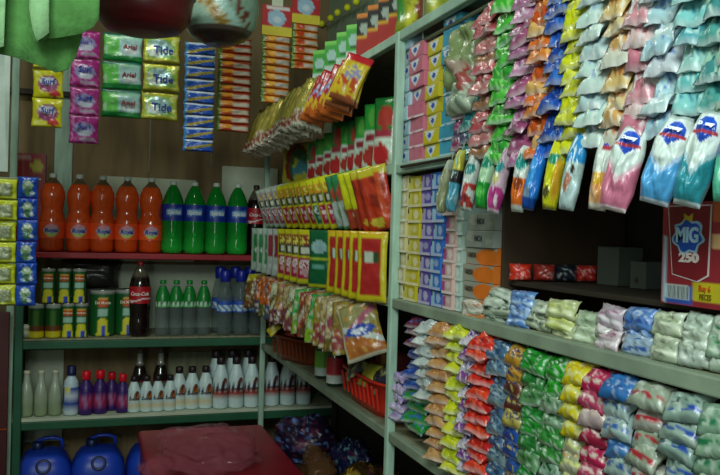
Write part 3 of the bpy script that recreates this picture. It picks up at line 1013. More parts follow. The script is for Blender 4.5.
bbg = pouch(.2, .2, .1, design('#14141a', ('s', 14, .35, 6, 1, '#5a6070')), 16, 16, 88, .008)
thing('black_bag', 'black speckled bag standing behind the red and black packs', 'bag', facing((1.02, yx(396, 15, 1.02), L1 + .202), 90, 60), me=bbg)

# yellow garland on the wall
pts = [on_x(px, py, 1.14) for px, py in ((325, 24), (334, 18.5), (341, 13), (351, 8), (360, 2), (369, -4))]
gl = thing('hanging_garland', 'string of small yellow balls hanging above the green and white packs', 'garland', pts[0])
part('string', tube([p - pts[0] for p in pts], .002, HANG, 6), gl)
yb = flat('yellow_ball', hx('#d8d820'), .5)
ball = lathe(dense([(.001, -.017), (.008, -.0155), (.0145, -.009), (.017, 0), (.0145, .009), (.008, .0155), (.001, .017)], 2), yb, None, 16)
for k, p in enumerate(pts):
    part('ball', ball, gl, p - pts[0] + Vector((-.018, 0, 0)))

# 2: coffee sachets hooked under the top board
HK = design('#a8963c', ('s', 9, .15, 3, .5, '#c4b460'), ('b', .74, 1, '#9a4238'), ('f', 0, 1, .7, .95, 12, .1, 3, '#d0c4a8'), ('b', .95, 1, '#cfc8b8'), ('b', .0, .06, '#5a5230'))
HK2 = design('#948f42', ('s', 9, .15, 9, .5, '#b4a44a'), ('b', .72, .92, '#a0604c'), ('f', 0, 1, .66, .92, 12, .1, 5, '#d8d0b8'), ('b', .95, 1, '#d8d2c0'))
HR = design('#a5242a', ('d', .1, .18, .9, '#7f96c8'), ('d', .34, .44, .9, '#a9b4cc'), ('f', .1, .9, .1, .5, 9, .2, 3, '#c9c9d4'), ('b', .6, 1, '#c9a42a'), ('f', .1, .9, .6, .95, 8, .1, 4, '#a8331f'), ('b', .86, 1, '#b5581f'))
HY = design('#cfae22', ('b', 0, .16, '#b8222a'), ('e', .55, .42, .32, .2, '#8f8cb0'), ('f', .1, .9, .15, .65, 9, .12, 2, '#d8c842'), ('f', .1, .9, .5, .95, 9, .05, 5, '#b8481f'), ('b', .9, 1, '#8a4a2a'))
def hooked(d, i, n, w, seed, mat, bend, rag=.0):
    h = .20 - .055 * i / n
    return pouch(w, h, .010, d, 14, 22, seed, .0025, mat, bend=bend, ragged=rag)


y_a, y_b = 3.47, 2.22
NO, NR, NY = 34, 11, 3
n = NO + NR + NY
oliv = [hooked(d, i * 5, n, .10, i, FOIL, -.08, .012) for i, d in enumerate((HK, HK2, HK, HK2, HK, HK2))]
redy = [hooked(d, NO + i, n, .088, 20 + i, FILM, -.06) for i, d in enumerate((HR, HR))]
yelw = [hooked(d, n, n, .088, 30 + i, FILM, -.06) for i, d in enumerate((HY, HY))]
for i in range(n):
    y = y_a + (y_b - y_a) * i / (n - 1)
    z = L1 - .03
    if i < NO:
        lab = 'olive gold sachet hooked under the top board, %s from the far end' % ordn(i, NO, 'first')
        me, g = oliv[min(5, i // 6)], 'olive gold sachets under the top board'
    elif i < NO + NR:
        lab = 'red and yellow sachet hooked under the top board, %s after the olive ones' % ordn(i - NO, NR, 'first')
        me, g = redy[i % 2], 'red and yellow sachets under the top board'
    else:
        lab = 'yellow sachet at the near end of the hooked row, %s' % ['behind the other two', 'between the other two', 'nearest to the post'][i - NO - NR]
        me, g = yelw[i % 2], 'yellow sachets under the top board'
    thing('hanging_sachet', lab, 'sachet', facing((XF - .03 + RND.uniform(-.012, .012), y, z + RND.uniform(-.012, .004)), 80, 50 + RND.uniform(-1.5, 1.5), RND.uniform(15, 21)), g, me)

# 3: upright packs on the second board
KF = design('#2f9f3c', ('b', .42, .62, '#d0e0d0'), ('b', .62, 1, '#c4d4c2'), ('e', .5, .8, .36, .15, '#a8302a'), ('e', .55, .22, .3, .14, '#5fb54a'), ('r', .2, .8, .47, .56, '#9c2a3a'))
KF2 = design('#1f7a34', ('e', .6, .3, .34, .16, '#b03a30'), ('b', .48, .64, '#cfdfd0'), ('b', .64, 1, '#bccfba'), ('e', .45, .82, .36, .16, '#b5252a'), ('r', .15, .85, .5, .58, '#a03040'))
PK = design('#a9a922', ('e', .62, .5, .42, .46, '#7a1a1c'), ('e', .72, .55, .32, .4, '#2a5a34'), ('e', .75, .62, .24, .2, '#3f7f8c'), ('s', 4, .3, 3, 1, '#c2c23a'), ('e', .8, .85, .2, .12, '#a8a030'))
p3 = pouch(.20, .175, .04, PK, 18, 18, 41, .004)
thing('seasoning_pack', 'large yellow, red and green pack at the far end of the second board', 'pack', facing((.812, 3.25, L2 + .177), 90, 20), me=p3)
pcs = [(316, .15, KF2), (324, .15, KF), (332, .16, KF), (340, .19, KF2), (350, .165, KF), (357, .17, KF2), (364, .175, KF), (374, .2, KF), (385, .205, KF2)]
for i, (px, h, d) in enumerate(pcs):
    me = pouch(.085, h, .03, d, 12, 18, 50 + i, .003)
    y = yx(px, 150, .81)
    thing('sauce_pouch', 'green-topped white pouch with red tomatoes on the second board, %s' % (ordn(i, 9, 'farthest of the row', 'nearest to the post') + (' from the far end' if 0 < i < 8 else '')), 'pouch', facing((.812, y, L2 + h + .004), 88, 34), 'tomato pouches on the second board', me)

# 4: bags hooked under the second board
def seasoning(main, win, low, seed, foot='#c9c420'):
    return design(main, ('r', .12, .88, .1, .3, win), ('f', .14, .86, .1, .3, 12, .1, seed, '#d8cf5a'), ('r', .12, .88, .3, .47, '#3a3a30'), ('e', .5, .385, .3, .075, '#cfd3c0'), ('r', .1, .9, .52, .9, low), ('f', .16, .84, .56, .7, 13, -.05, seed + 3, mix(hx(low), (1, 1, 1), .65)), ('e', .5, .78, .28, .07, mix(hx(low), (1, 1, 1), .3)), ('b', .94, 1, foot))


W4 = [('white and pink', seasoning('#a9b4a9', '#9f8a90', '#8c4658', 1, '#7f9c7c'), 4), ('yellow and red', seasoning('#c2bb1a', '#b5781c', '#98202c', 2), 5), ('yellow and green', seasoning('#c2c61a', '#c28c1c', '#0f5f4c', 3), 1), ('yellow and crimson', seasoning('#ccc81c', '#c88a1a', '#b01a44', 4), 2),
      ('green, white and red', design('#2a7a4a', ('e', .5, .35, .4, .18, '#b0453a'), ('b', .5, .95, '#a9b8b0'), ('e', .5, .7, .3, .15, '#6f8f66')), 2), ('plain yellow', design('#c6c81a', ('b', .62, 1, '#a8402a'), ('e', .6, .75, .3, .12, '#c9c3a8')), 2), ('red-orange', design('#b8351c', ('s', 4, .1, 5, 1, '#8f2a1c'), ('b', 0, .12, '#bcae2a'), ('e', .4, .85, .3, .08, '#c9b53a'), ('r', .6, .8, .1, 1, '#c8502a')), 2)]
pxs = [264, 269, 274, 280, 286, 292, 298, 304, 310, 317, 324, 331, 338, 344, 351, 357, 364, 371]
k = 0
for nm, d, cnt in W4:
    for j in range(cnt):
        px = pxs[k]
        me = pouch(.092, .172 if nm != 'red-orange' else .18, .016, d, 16, 26, 60 + k, .004, bend=-.05)
        y = yx(px, 200, XF - .04)
        w_ = '' if cnt == 1 else (', far one' if j == 0 else ', near one') if cnt == 2 else ', %s from the far end' % ORD[j]
        thing('hanging_seasoning_pack', '%s bag hanging in front of the second board%s' % (nm, w_), 'bag', facing((XF - .045, y, L2 - .004), 98, 46 + RND.uniform(-2, 2), -15 + RND.uniform(-2, 2)), 'bags hanging below the second board', me)
        k += 1

# 5: bags standing on the third board
W5 = [('white and green', design('#a3b8aa', ('r', .2, .8, .15, .8, '#2f7f45'), ('e', .5, .5, .2, .08, '#c3cfc6')), 3), ('white and red', design('#a7b1ac', ('r', .15, .85, .15, .6, '#8a2a3c'), ('e', .5, .8, .3, .08, '#c9cfd0')), 2), ('yellow and magenta', seasoning('#c2bb1a', '#8a3a2c', '#a01a44', 5), 4), ('dark green', design('#0e5a34', ('e', .5, .3, .34, .12, '#8fb4b4'), ('b', .48, .52, '#a8b82a'), ('b', .93, 1, '#c8cc1a'), ('r', .2, .8, .6, .66, '#5f9a8c')), 1), ('yellow and red', design('#c8b81c', ('r', .16, .84, .08, .9, '#a82422'), ('r', .24, .76, .28, .46, '#2a4a2a'), ('r', .3, .6, .3, .44, '#b9c2b0'), ('b', .0, .06, '#c9a41a')), 5)]
pxs = [264, 270, 276, 281, 287, 293, 300, 307, 314, 327, 347, 355, 363, 371, 380]
k = 0
for nm, d, cnt in W5:
    for j in range(cnt):
        px = pxs[k]
        me = pouch(.10, .195, .02, d, 16, 26, 90 + k, .003)
        y = yx(px, 255, .765)
        w_ = ' beside the red and yellow bags' if cnt == 1 else (', far one' if j == 0 else ', near one') if cnt == 2 else ', %s from the far end' % ORD[j]
        thing('hanging_seasoning_pack', '%s bag lined up before the third board%s' % (nm, w_), 'bag', facing((.742, y, L3 + .178), 90, 38 + RND.uniform(-3, 3)), 'bags lined up before the third board', me)
        k += 1

# 6: snack bags hooked under the third board
W6 = [('yellow topped', design('#b9b41c', ('b', .3, 1, '#5a4a20'), ('s', 6, .2, 2, 1, '#7a3a2a'))), ('orange', design('#c05a1a', ('s', 5, .25, 3, 1, '#8a3a1a'), ('b', .7, 1, '#3f4a6a'), ('s', 7, .35, 8, 1, '#b9b8c0'))), ('orange and purple', design('#b8561c', ('r', .3, .7, .2, .5, '#6a5a7a'), ('b', .75, 1, '#4a5a2a'))),
      ('white and green striped', design('#b9bd9c', ('d', .2, .35, .6, '#5a5a3a'), ('d', .5, .62, .6, '#3a6a3a'), ('b', .75, 1, '#7a3a44'))), ('brown and pink', design('#9a7a3a', ('s', 5, .1, 4, 1, '#c88a8a'), ('b', .7, 1, '#5a2a3a'))), ('dull white', design('#b4a47a', ('s', 5, .15, 6, 1, '#7a5a30'), ('b', .6, .9, '#8a3a4a'))), ('bright green', design('#28a848', ('b', .6, 1, '#7fae2a'), ('s', 5, .3, 9, 1, '#a8b8a0'))),
      ('red striped', design('#9a3a2c', ('d', .2, .4, .8, '#a9a090'), ('d', .6, .75, .8, '#5a4a2a'))), ('brown and gold', design('#8f7a34', ('s', 4, .1, 3, 1, '#94803a'), ('b', .6, .9, '#8a3a3a'))), ('white and maroon', design('#b3a985', ('e', .5, .5, .4, .2, '#8a3a50'), ('b', .8, 1, '#6a5a2a')))]
ND = design('#8a7a34', ('r', .1, .9, .05, .4, '#8f8a5a'), ('d', .3, .45, .5, '#a0566a'), ('b', .62, .96, '#a8622a'), ('s', 8, .3, 5, 1, '#c08a3a'), ('d', .52, .64, -.35, '#c3c9c4'), ('e', .5, .52, .38, .1, '#2a46a0'), ('e', .45, .53, .2, .045, '#c3cbd8'), ('b', .96, 1, '#b9b59c'), ('r', 0, .05, 0, 1, '#b5b49a'))
px6 = [258, 267, 273, 279, 284, 290, 296, 302, 308, 314, 320, 326, 331, 337, 343, 349]
seq6 = [0, 1, 2, 1, 3, 4, 5, 3, 6, 7, 4, 6, 8, 5, 9, 8]
cnt6 = {}
for i, q in enumerate(seq6):
    nm, d = W6[q]
    tot = seq6.count(q)
    j = cnt6[q] = cnt6.get(q, -1) + 1

    def dd(u, v, d=d, i=i):
        c = d(u, v)
        m = noise.noise(Vector((u * 9 + i * 3.3, v * 12 + i, i * 1.7)))
        if m > .34: return mix(c, (.75, .72, .6), .6)
        if m < -.3: return mix(c, hx('#5a2a22'), .5)
        if .1 < m < .2: return mix(c, hx('#c8a030'), .4)
        return c
    me = pouch(.105, .165, .022, dd, 16, 20, 130 + i, .007, bend=-.06)
    x = XF - .045
    thing('hanging_snack_bag', '%s snack bag %s' % (nm, 'hanging under the third board' if tot == 1 else 'under the third board, %s one of that look' % ['farther', 'nearer'][j]), 'snack bag', facing((x, yx(px6[i], 290, x), L3 - .028), 66, 46 + RND.uniform(-4, 4), RND.uniform(-13, -5)), 'snack bags under the third board', me)
me = pouch(.125, .165, .03, ND, 24, 28, 150, .005, bend=-.03)
t = thing('hanging_noodle_bag', 'large brown bag with blue and white oval hanging nearest the post', 'snack bag', facing((XF - .05, yx(356, 285, XF - .05), L3 - .03), 72, 50, -22), me=me)

# 7: on the lowest visible board: basket, bottles, red basket, carton
def basket(label, px, py, X, w, d, h, col, z, rot, items, y=None):
    p = Vector((X, y or yx(px, py, X), z))
    t = thing('plastic_basket', label, 'basket', Matrix.Translation(p) @ Matrix.Rotation(R(rot), 4, 'Z'))
    m = flat('basket_plastic_' + col.strip('#'), hx(col), .35, bump=.05)
    vs, fs = [], []
    n = 36

    def ring(s, zz, off):
        for k in range(n):
            a = 2 * math.pi * k / n
            e = .5
            vs.append((math.copysign(abs(math.cos(a)) ** e, math.cos(a)) * (w / 2 * s + off), math.copysign(abs(math.sin(a)) ** e, math.sin(a)) * (d / 2 * s + off), zz))
    for s, zz, off in ((.8, 0, 0), (.84, h * .2, 0), (.97, h * .9, 0), (1, h * .93, .006), (1, h, .006), (1, h, -.002), (.96, h * .9, -.004), (.82, h * .15, -.004), (.6, .01, 0)):
        ring(s, zz, off)
    for j in range(8):
        for k in range(n):
            if j == 1 and k % 3 == 1 or j == 6 and k % 3 == 1: pass
            a, b = j * n + k, j * n + (k + 1) % n
            fs.append((a, b, b + n, a + n))
    fs.append(tuple(range(n)))
    fs.append(tuple(range(8 * n, 9 * n)))
    part('tub', mk('basket', vs, fs, m), t)
    for k in range(9):
        s = -.42 + .105 * k
        part('slat', bbox(.008, .006, h * .62, m, .001), t, M=T(s * w * .9, -d / 2 * .93, h * .52) @ Matrix.Rotation(R(9), 4, 'X'))
    return t, p


b1, pb1 = basket('small orange-brown basket heaped with candy at the far end of the low board', 307, 355, .86, .3, .19, .1, '#7c3a1c', L4 + .001, -70, 0)
CN = ['yellow', 'orange', 'pink', 'red', 'green', 'bright yellow', 'rust', 'dusty pink', 'purple', 'pale yellow', 'amber', 'rose', 'crimson', 'lime']
kid = ['#c9b82a', '#b0602a', '#c98a9a', '#a02a2a', '#6a9a2a', '#d0c23a', '#b5503a', '#c07a86', '#8a3a5a', '#d2c878', '#c88a2a', '#c86a80', '#98182a', '#8ab82a']
for i in range(14):
    c = kid[i % len(kid)]
    me = pouch(.07, .06, .025, design(c, ('e', .5, .5, .3, .2, mix(hx(c), (1, 1, 1), .4))), 8, 8, 200 + i, .004)
    u, v = (i % 5) / 4 - .5, (i // 5) / 2 - .5
    M = Matrix.Translation(pb1) @ Matrix.Rotation(R(-70), 4, 'Z') @ T(u * .21, v * .1 - .02, .14 + .03 * (i % 3) + .02 * (i // 5)) @ Matrix.Rotation(R(-50 + RND.uniform(-25, 25)), 4, 'X') @ Matrix.Rotation(R(RND.uniform(-40, 40)), 4, 'Y')
    thing('candy_bag', 'small %s candy bag heaped in the orange-brown basket' % CN[i], 'candy bag', M, 'candy bags in the orange-brown basket', me)
cbody = lathe(dense([(.022, 0), (.028, .003), (.029, .1), (.02, .14), (.012, .165), (.011, .2)], 3), SODA, lambda z, a: hx('#2a3a1c') if z > .1 else hx('#16301a'), 24)
for i, (px, c1, c2, nm) in enumerate(((319, '#5f9a2a', '#a9b8ae', 'green-labelled'), (331, '#b02a34', '#c3c8c4', 'red-labelled'))):
    lb = label_mesh(.0295, .012, .1, lambda z, a, c1=c1, c2=c2: hx(c2) if z < .04 else hx(c1))
    y = yx(px, 360, .80)
    bottle('sauce_bottle', '%s small sauce bottle between the two baskets' % nm, 'bottle', (.815, y, L4), [('body', cbody), ('label', lb), ('cap', lathe([(.013, .19), (.014, .192), (.014, .215), (.001, .217)], darkcap, None, 16))])
b2, pb2 = basket('large red plastic basket on the low board behind the post', 362, 390, .878, .42, .185, .105, '#d0301e', L4 + .001, -90, 0, 2.30)
cs_ = cbox(.1, .2, .07, {'front': design('#5a1a1a', ('r', .1, .9, .3, .6, '#7a5a3a'))}, '#4a1616')
thing('small_carton', 'dark red carton standing in the large red basket', 'box', Matrix.Translation(pb2 + Vector((.02, .0, .013))) @ Matrix.Rotation(R(-86), 4, 'Z'), me=cbox(.13, .06, .15, {'front': design('#5a1c1a', ('r', .1, .9, .2, .5, '#7a4a2a'), ('r', .4, .6, 0, 1, '#8a6a2a'))}, '#4a1616'))
for i in range(6):
    c = ['#8a7a1c', '#6a6a1c', '#3a3a44', '#a8a22a', '#6a3a1c', '#2a2a3a'][i]
    me = pouch(.09, .08, .025, design(c, ('s', 5, .2, i, 1, '#a8a46a')), 8, 8, 230 + i, .005)
    M = Matrix.Translation(pb2) @ Matrix.Rotation(R(-86), 4, 'Z') @ T(-.13 + .052 * i, -.045, .135) @ Matrix.Rotation(R(-35 + RND.uniform(-20, 20)), 4, 'X') @ Matrix.Rotation(R(RND.uniform(-40, 40)), 4, 'Y')
    thing('snack_pack', '%s pack lying in the large red basket' % ['mustard', 'olive', 'charcoal', 'yellow', 'brown', 'near black'][i], 'pack', M, 'packs in the large red basket', me)

# 8: bagged goods on the bottom board
dk = [('bag of purple and blue packets nearest the corner post under the low board', 316, 410, '#2a1a34', '#6a8ac8', .26, .3, .17), ('blue bag behind the brown bag under the low board', 345, 438, '#181c48', '#7fb0b0', .16, .28, .17), ('bag of gold packets beside the post under the low board', 364, 458, '#3a2a14', '#d8b23a', .28, .28, .18)]
for i, (lb, px, py, c1, c2, w, d, h) in enumerate(dk):
    me = lump(w, d, h, 20 + i * 5, FILM, design(c1, ('s', 11, .3, i + 2, 1, mix(hx(c1), hx(c2), .4)), ('s', 24, .42, i + 2, 1, c2), ('s', 12, .3, i + 5, 1, mix(hx(c1), hx('#702a4a'), .6))), .25, 72, 40, 7)
    thing('goods_bag', lb, 'bag', (*((.93, 3.40), (1.01, 2.99), (.935, 2.60))[i], L5 + .002), me=me)
t = thing('brown_bag', 'see-through brown plastic bag on the bottom board beside the red chest', 'bag', (.90, yx(338, 470, .90), L5 + .001))
t.location = (.855, 2.95, L5 + .002)
part('bag_film', lump(.12, .26, .15, 44, SMOKE, None, .35, 48, 22, 6), t)


# ================================================================== RIGHT RACK, NEAR BAY
# soap boxes in columns on the second board
def soapbox(main, d, h, plain=False, seed=1):
    f = design(main, ('b', .0, .06, mix(hx(main), (1, 1, 1), .25)), ('t', .42, .12, .30, .72, '#d5dee0'), ('e', .42, .4, .11, .2, '#2b4fb0'), ('b', .9, 1, mix(hx(main), (0, 0, 0), .3))) if not plain else design(main, ('b', .84, 1, mix(hx(main), (1, 1, 1), .5)), ('s', 4, .3, seed, 1, mix(hx(main), (0, 0, 0), .15)))
    return cbox(d, .085, h, {'front': f, 'left': design(main)}, main, 16)


def soapcol(colour, nm, px0, px1, ybot, ytop, n, main, z0, X, plain=(), where='', grp=None, mesh=None, name='soap_box', cat='box', dpt=.0, jit=.006, ih=1.0):
    ya, yb = yx(px0, 150, X), yx(px1, 150, X)
    w = ya - yb
    top = on_x((px0 + px1) / 2, ytop, X).z
    h = (top - z0) / n
    mm = mesh or [soapbox(main, w * .95, h * .97), soapbox(main, w * .95, h * .97, True)]
    if callable(mesh): mm = mesh(w * .95, h * .97)
    for i in range(n):
        me = mm[1] if i in plain else mm[0]
        lab = '%s %s %s, %s' % (colour, nm, where, ordn(i, n, 'bottom one of its stack', 'topmost of its stack') + (' from the bottom of its stack' if 0 < i < n - 1 else ''))
        M = Matrix.Translation((X + .0425 + RND.uniform(-jit, jit), (ya + yb) / 2 + RND.uniform(-.001, .001), z0 + i * h + .0005)) @ Matrix.Rotation(R(-90 + RND.uniform(-3, 3)), 4, 'Z')
        thing(name, lab, cat, M, grp or '%s soap boxes' % colour, me)


ZB = L2 + .001
soapcol('pale blue', 'soap box', 399, 409, 155, 38, 9, '#a9c9d8', ZB, .80, (), 'beside the post')
soapcol('pink', 'soap box', 408, 423, 155, 45, 8, '#c46a80', ZB, .80, (0, 1, 2, 3), 'between pale blue and yellow')
soapcol('yellow', 'soap box', 424, 439, 155, 40, 8, '#c9b81c', ZB, .80, (), 'between pink and teal')
soapcol('teal blue', 'soap box', 440, 456, 155, 18, 9, '#3f9ab8', ZB, .80, (0, 1, 2, 4, 7), 'right of the yellow stack')

# smaller boxes on the third board
def carton_faces(main, side, seed):
    def f(w, h):
        a = cbox(w, .1, h, {'front': design(main, ('r', 0, .35, .1, .85, side), ('b', .82, 1, mix(hx(main), (1, 1, 1), .4)), ('e', .66, .45, .2, .3, mix(hx(main), (1, 1, 1), .35)), ('b', 0, .08, mix(hx(main), (0, 0, 0), .4)), ('r', 0, .12, .1, .4, '#2c2a22'))}, main, 14)
        b = cbox(w, .1, h, {'front': design(main, ('r', 0, .3, .15, .8, side), ('b', .8, 1, mix(hx(main), (1, 1, 1), .45)), ('e', .6, .4, .25, .2, mix(hx(main), (1, 1, 1), .25)), ('b', 0, .1, mix(hx(main), (0, 0, 0), .45)))}, main, 14)
        return [a, b]
    return f


ZC3 = L3 + .001
for nm, p0, p1, yt, n, main, side, wh, alt in (('cream', 400, 411, 176, 8, '#c9bd8a', '#a9a07a', 'nearest the post', (2, 5)), ('yellow', 411.5, 424, 176, 8, '#c4b41c', '#d2c95a', 'right of the cream stack', (1, 4)),
                                               ('purple', 425, 436, 174, 8, '#5a4aa0', '#a99fc4', 'right of the yellow stack', (3, 6)), ('bright blue', 437, 448.5, 172, 8, '#2a6fc4', '#9cc4d8', 'right of the purple stack', (2, 5)),
                                               ('pinkish', 449, 459, 200, 7, '#c9a7a0', '#b04a8c', 'right of the blue stack', (0, 1)), ('whitish', 459.5, 468, 205, 7, '#a9c4b8', '#c9d4c4', 'behind the grey and orange boxes', (4,))):
    soapcol(nm, 'small box', p0, p1, 300, yt, n, main, ZC3, .80 + (.01 if nm == 'whitish' else 0), alt, wh, '%s small boxes on the third board' % nm, carton_faces(main, side, 1), 'small_box')
# grey and orange boxes
ya, yb = yx(464, 250, .80), yx(494, 250, .80)
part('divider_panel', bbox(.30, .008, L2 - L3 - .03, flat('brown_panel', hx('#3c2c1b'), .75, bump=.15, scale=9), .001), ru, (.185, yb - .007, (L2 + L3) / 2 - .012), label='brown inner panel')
w = ya - yb
zt = on_x(478, 213, .80).z
n = 6
h = (zt - ZC3) / n
gb = cbox(w * .97, .13, h * .97, {'front': design('#8f958c', ('b', 0, .06, '#b3b8ae'), ('s', 3, .3, 3, 1, '#a2a69a'))}, '#8a9088', 14)
gb2 = cbox(w * .97, .13, h * .97, {'front': design('#9a9a8c', ('e', .72, .55, .38, .5, '#d9701c'), ('r', .05, .35, .3, .6, '#6a6a5c'))}, '#c8681c', 16)
gt_ = text('NO1', h * .5, tmat('#33363a'), lambda x, y, z: (x + w * .02, y - .0665, z + h * .5))
gt2 = text('NO1', h * .4, tmat('#4a4030'), lambda x, y, z: (x - w * .25, y - .0665, z + h * .5))
for i in range(n):
    me = gb2 if i < 4 else gb
    t = thing('grey_box', ('grey and orange' if i < 4 else 'plain grey') + ' box beside the dark opening, ' + ordn(i, n, 'bottom one', 'topmost') + (' from the bottom' if 0 < i < n - 1 else ' of the stack'), 'box',
              Matrix.Translation((.868 + RND.uniform(-.004, .004), (ya + yb) / 2, ZC3 + i * h)) @ Matrix.Rotation(R(-90 + RND.uniform(-2, 2)), 4, 'Z'), 'grey and orange boxes', me)
    part('lettering', gt2 if i < 4 else gt_, t)


# ------------------------------------------------------------------ folded sachet strips
def folded(label, px0, px1, ytop, ybot, cols, acc, X=.74, style=None, a=33, length=.085, pitch=.027, th=.018, group='folded sachet strips', hang=True, mat=None, yaw=8, wf=1.12, zmin=None, amp=.004, top_at=None, seg=None, pyref=None, xh=None):
    """a strip of joined sachets folded over each other, lips pointing out and down; cols: colour of each sachet from the top (repeats)"""
    pm = (px0 + px1) / 2
    ya, yb = yx(px0, pyref or 230, X), yx(px1, pyref or 230, X)
    w = (ya - yb) * wf
    zt = top_at if top_at is not None else on_x(pm, ytop, X).z
    zb = on_x(pm, ybot, X).z
    if zmin: zb = max(zb, zmin)
    n = max(2, round((zt - zb) / pitch))
    xh = (X + length * .45) if xh is None else xh
    t = thing('hanging_sachet_strip', label, 'sachet strip', (xh, (ya + yb) / 2, zt), group)
    sd = int(px0 * 3)
    cache = {}
    for k in range(n):
        c = cols(k / max(1, n - 1)) if callable(cols) else cols[k % len(cols)]
        key = (c, k % 2)
        if key not in cache:
            A = acc if isinstance(acc, (list, tuple)) else [acc]
            d = design(c, ('s', 9, .26, sd % 17 + k % 3, .7, A[0]), ('f', .2, .8, .25, .75, 11, .12, sd % 11 + k % 2, A[-1]), ('b', .91, 1, mix(hx(c), (1, 1, 1), .35)), ('b', 0, .06, mix(hx(c), (1, 1, 1), .2)))
            if style == 'band':
                d = design(c, ('s', 7, .25, sd % 17 + k % 3, .4, mix(hx(c), (1, 1, 1), .25)), ('f', .04, .96, .58, .8, 5, -.12, sd % 11 + k % 2, A[0]), ('f', .1, .9, .2, .5, 12, .25, sd % 7, A[-1]), ('b', .93, 1, mix(hx(c), (0, 0, 0), .3)))
            cache[key] = pouch(w, length, th, d, 13, 11, sd + len(cache) * 13, amp, mat or FILM, bend=-.1, ragged=.003)
        part('sachet', cache[key], t, M=T(RND.uniform(-.006, .004), RND.uniform(-.004, .004), -k * pitch) @ facing((0, 0, 0), a + RND.uniform(-9, 9), yaw + RND.uniform(-10, 10), RND.uniform(-7, 7)))
    if hang:
        part('backing_string', tube([(.004, 0, .02), (.004, 0, -(n - 1) * pitch)], .0025, HANG, 6), t)
    return t


ZT = on_x(600, -60, .74).z
UP_ = [  # px0, px1, bottom y, sachet colours, accents, words
    (458, 470, 150, ['#7a2a4a', '#9a6a86', '#8a2a5a', '#4a3a5a'], ['#a9a0b4', '#b04a7a'], 'maroon and mauve', 84),
    (466, 482, 150, ['#2a8a82', '#3a9a90', '#2a7a7a', '#4a4a6a'], ['#8fc4b8', '#2a6a86'], 'teal green', 84),
    (477, 499, 150, ['#b5545a', '#a8444c', '#b87070', '#9a6a48'], ['#c9b0a8', '#c98a80'], 'red and white', None),
    (496, 518, 150, ['#3aa52e', '#48b83a', '#2f9430'], ['#8ad070', '#1f7a2a'], 'bright green', None),
    (514, 540, 146, ['#a8628e', '#b87aa0', '#8f3f6a', '#a05078'], ['#d0b4c8', '#7a2a50'], 'mauve', None),
    (534, 556, 143, ['#cc6420', '#d47a2a', '#b84a1c', '#d8a860'], ['#e0a85a', '#a83a1a'], 'orange', None),
    (549, 572, 140, ['#1a49a8', '#2258b8', '#163a8c'], ['#3f7cc8', '#12307a'], 'deep blue', None),
    (566, 590, 138, ['#c8cc1a', '#d2d42a', '#b8b81a'], ['#e0e060', '#8fa01a'], 'lemon yellow', None),
    (585, 612, 136, ['#b4cfc6', '#c2d6ce', '#a6bfc0'], ['#dfe8e4', '#94acc4'], 'icy white', None),
    (608, 634, 132, ['#cdb98a', '#c99a58', '#c4c4b4', '#d0b070'], ['#dfdccb', '#b8642a'], 'cream and tan', None),
    (630, 656, 128, ['#c88a94', '#cfb2b0', '#b87080', '#c4c0bc'], ['#dccfd0', '#a85a6a'], 'pink and white', None),
    (650, 682, 124, ['#a9ccd4', '#b9d4d6', '#9cc0cc', '#c0c8d0'], ['#dfeaec', '#5a7ec0'], 'pale ice blue', None),
    (678, 710, 120, ['#5fb0b0', '#78bcba', '#4a9aa4', '#88b8b0'], ['#b4dcd8', '#2a7a8c'], 'sea green', None),
    (704, 738, 116, ['#4a948c', '#8fb8a4', '#3a8080'], ['#b8d4c0', '#1f5a5a'], 'dark sea green', None)]
for i, (a0, a1, yb_, cc, ac, nm, y_t) in enumerate(UP_):
    lab = '%s folded sachet strip in the upper row, %s' % (nm, ['beside the teal blue soap boxes', 'right of the maroon one', 'left of the bright green one', 'left of the mauve one', 'left of the orange one', 'left of the deep blue one', 'left of the lemon yellow one', 'left of the icy white one', 'left of the cream one', 'right of the icy white one', 'right of the cream one', 'right of the pink one', 'near the right edge', 'cut by the right edge'][i])
    folded(lab, a0, a1, -60, yb_, cc, ac, X=.752 if i > 1 else .785, top_at=ZT if y_t is None else None if False else (ZT if y_t is None else on_x((a0 + a1) / 2, y_t, .76).z), group='folded sachet strips in the upper row', a=46, length=.066 if i < 8 else .075, pitch=.0235 if i < 8 else .027, th=.018, pyref=80, wf=.9, amp=.006)
rod = thing('hanging_rod', 'thin rod above the rack front carrying the folded sachet strips', 'rod', (XF + .02, 0, ZT + .03))
part('rod', tube([(0, Y0 + .2, 0), (0, YP - .05, 0)], .005, HANG), rod)
for y in (.1, 1.1, 1.9):
    part('hook', tube([(0, y, 0), (0, y, ZC - ZT - .04)], .003, HANG, 6), rod)
# olive plastic bag above the small strips
ob_ = pouch(.11, .15, .07, design('#7a8a5a', ('s', 4, .15, 3, 1, '#97a07a'), ('e', .6, .75, .25, .12, '#a08a7a'), ('e', .8, .82, .12, .1, '#9a3a34')), 18, 18, 303, .016, FILM)
thing('olive_bag', 'crumpled olive green plastic bag above the teal strip', 'bag', facing((.80, yx(472, 60, .80), on_x(472, 25, .80).z), 80, 15), me=ob_)
ob2 = pouch(.10, .1, .05, design('#8fa08a', ('s', 5, .1, 3, 1, '#b4c0a8'), ('e', .7, .4, .2, .2, '#9c4a44')), 16, 14, 305, .014, FILM)
thing('grey_bag', 'crumpled grey-green bag under the olive bag', 'bag', facing((.79, yx(473, 60, .79), on_x(473, 72, .79).z), 70, 10), me=ob2)

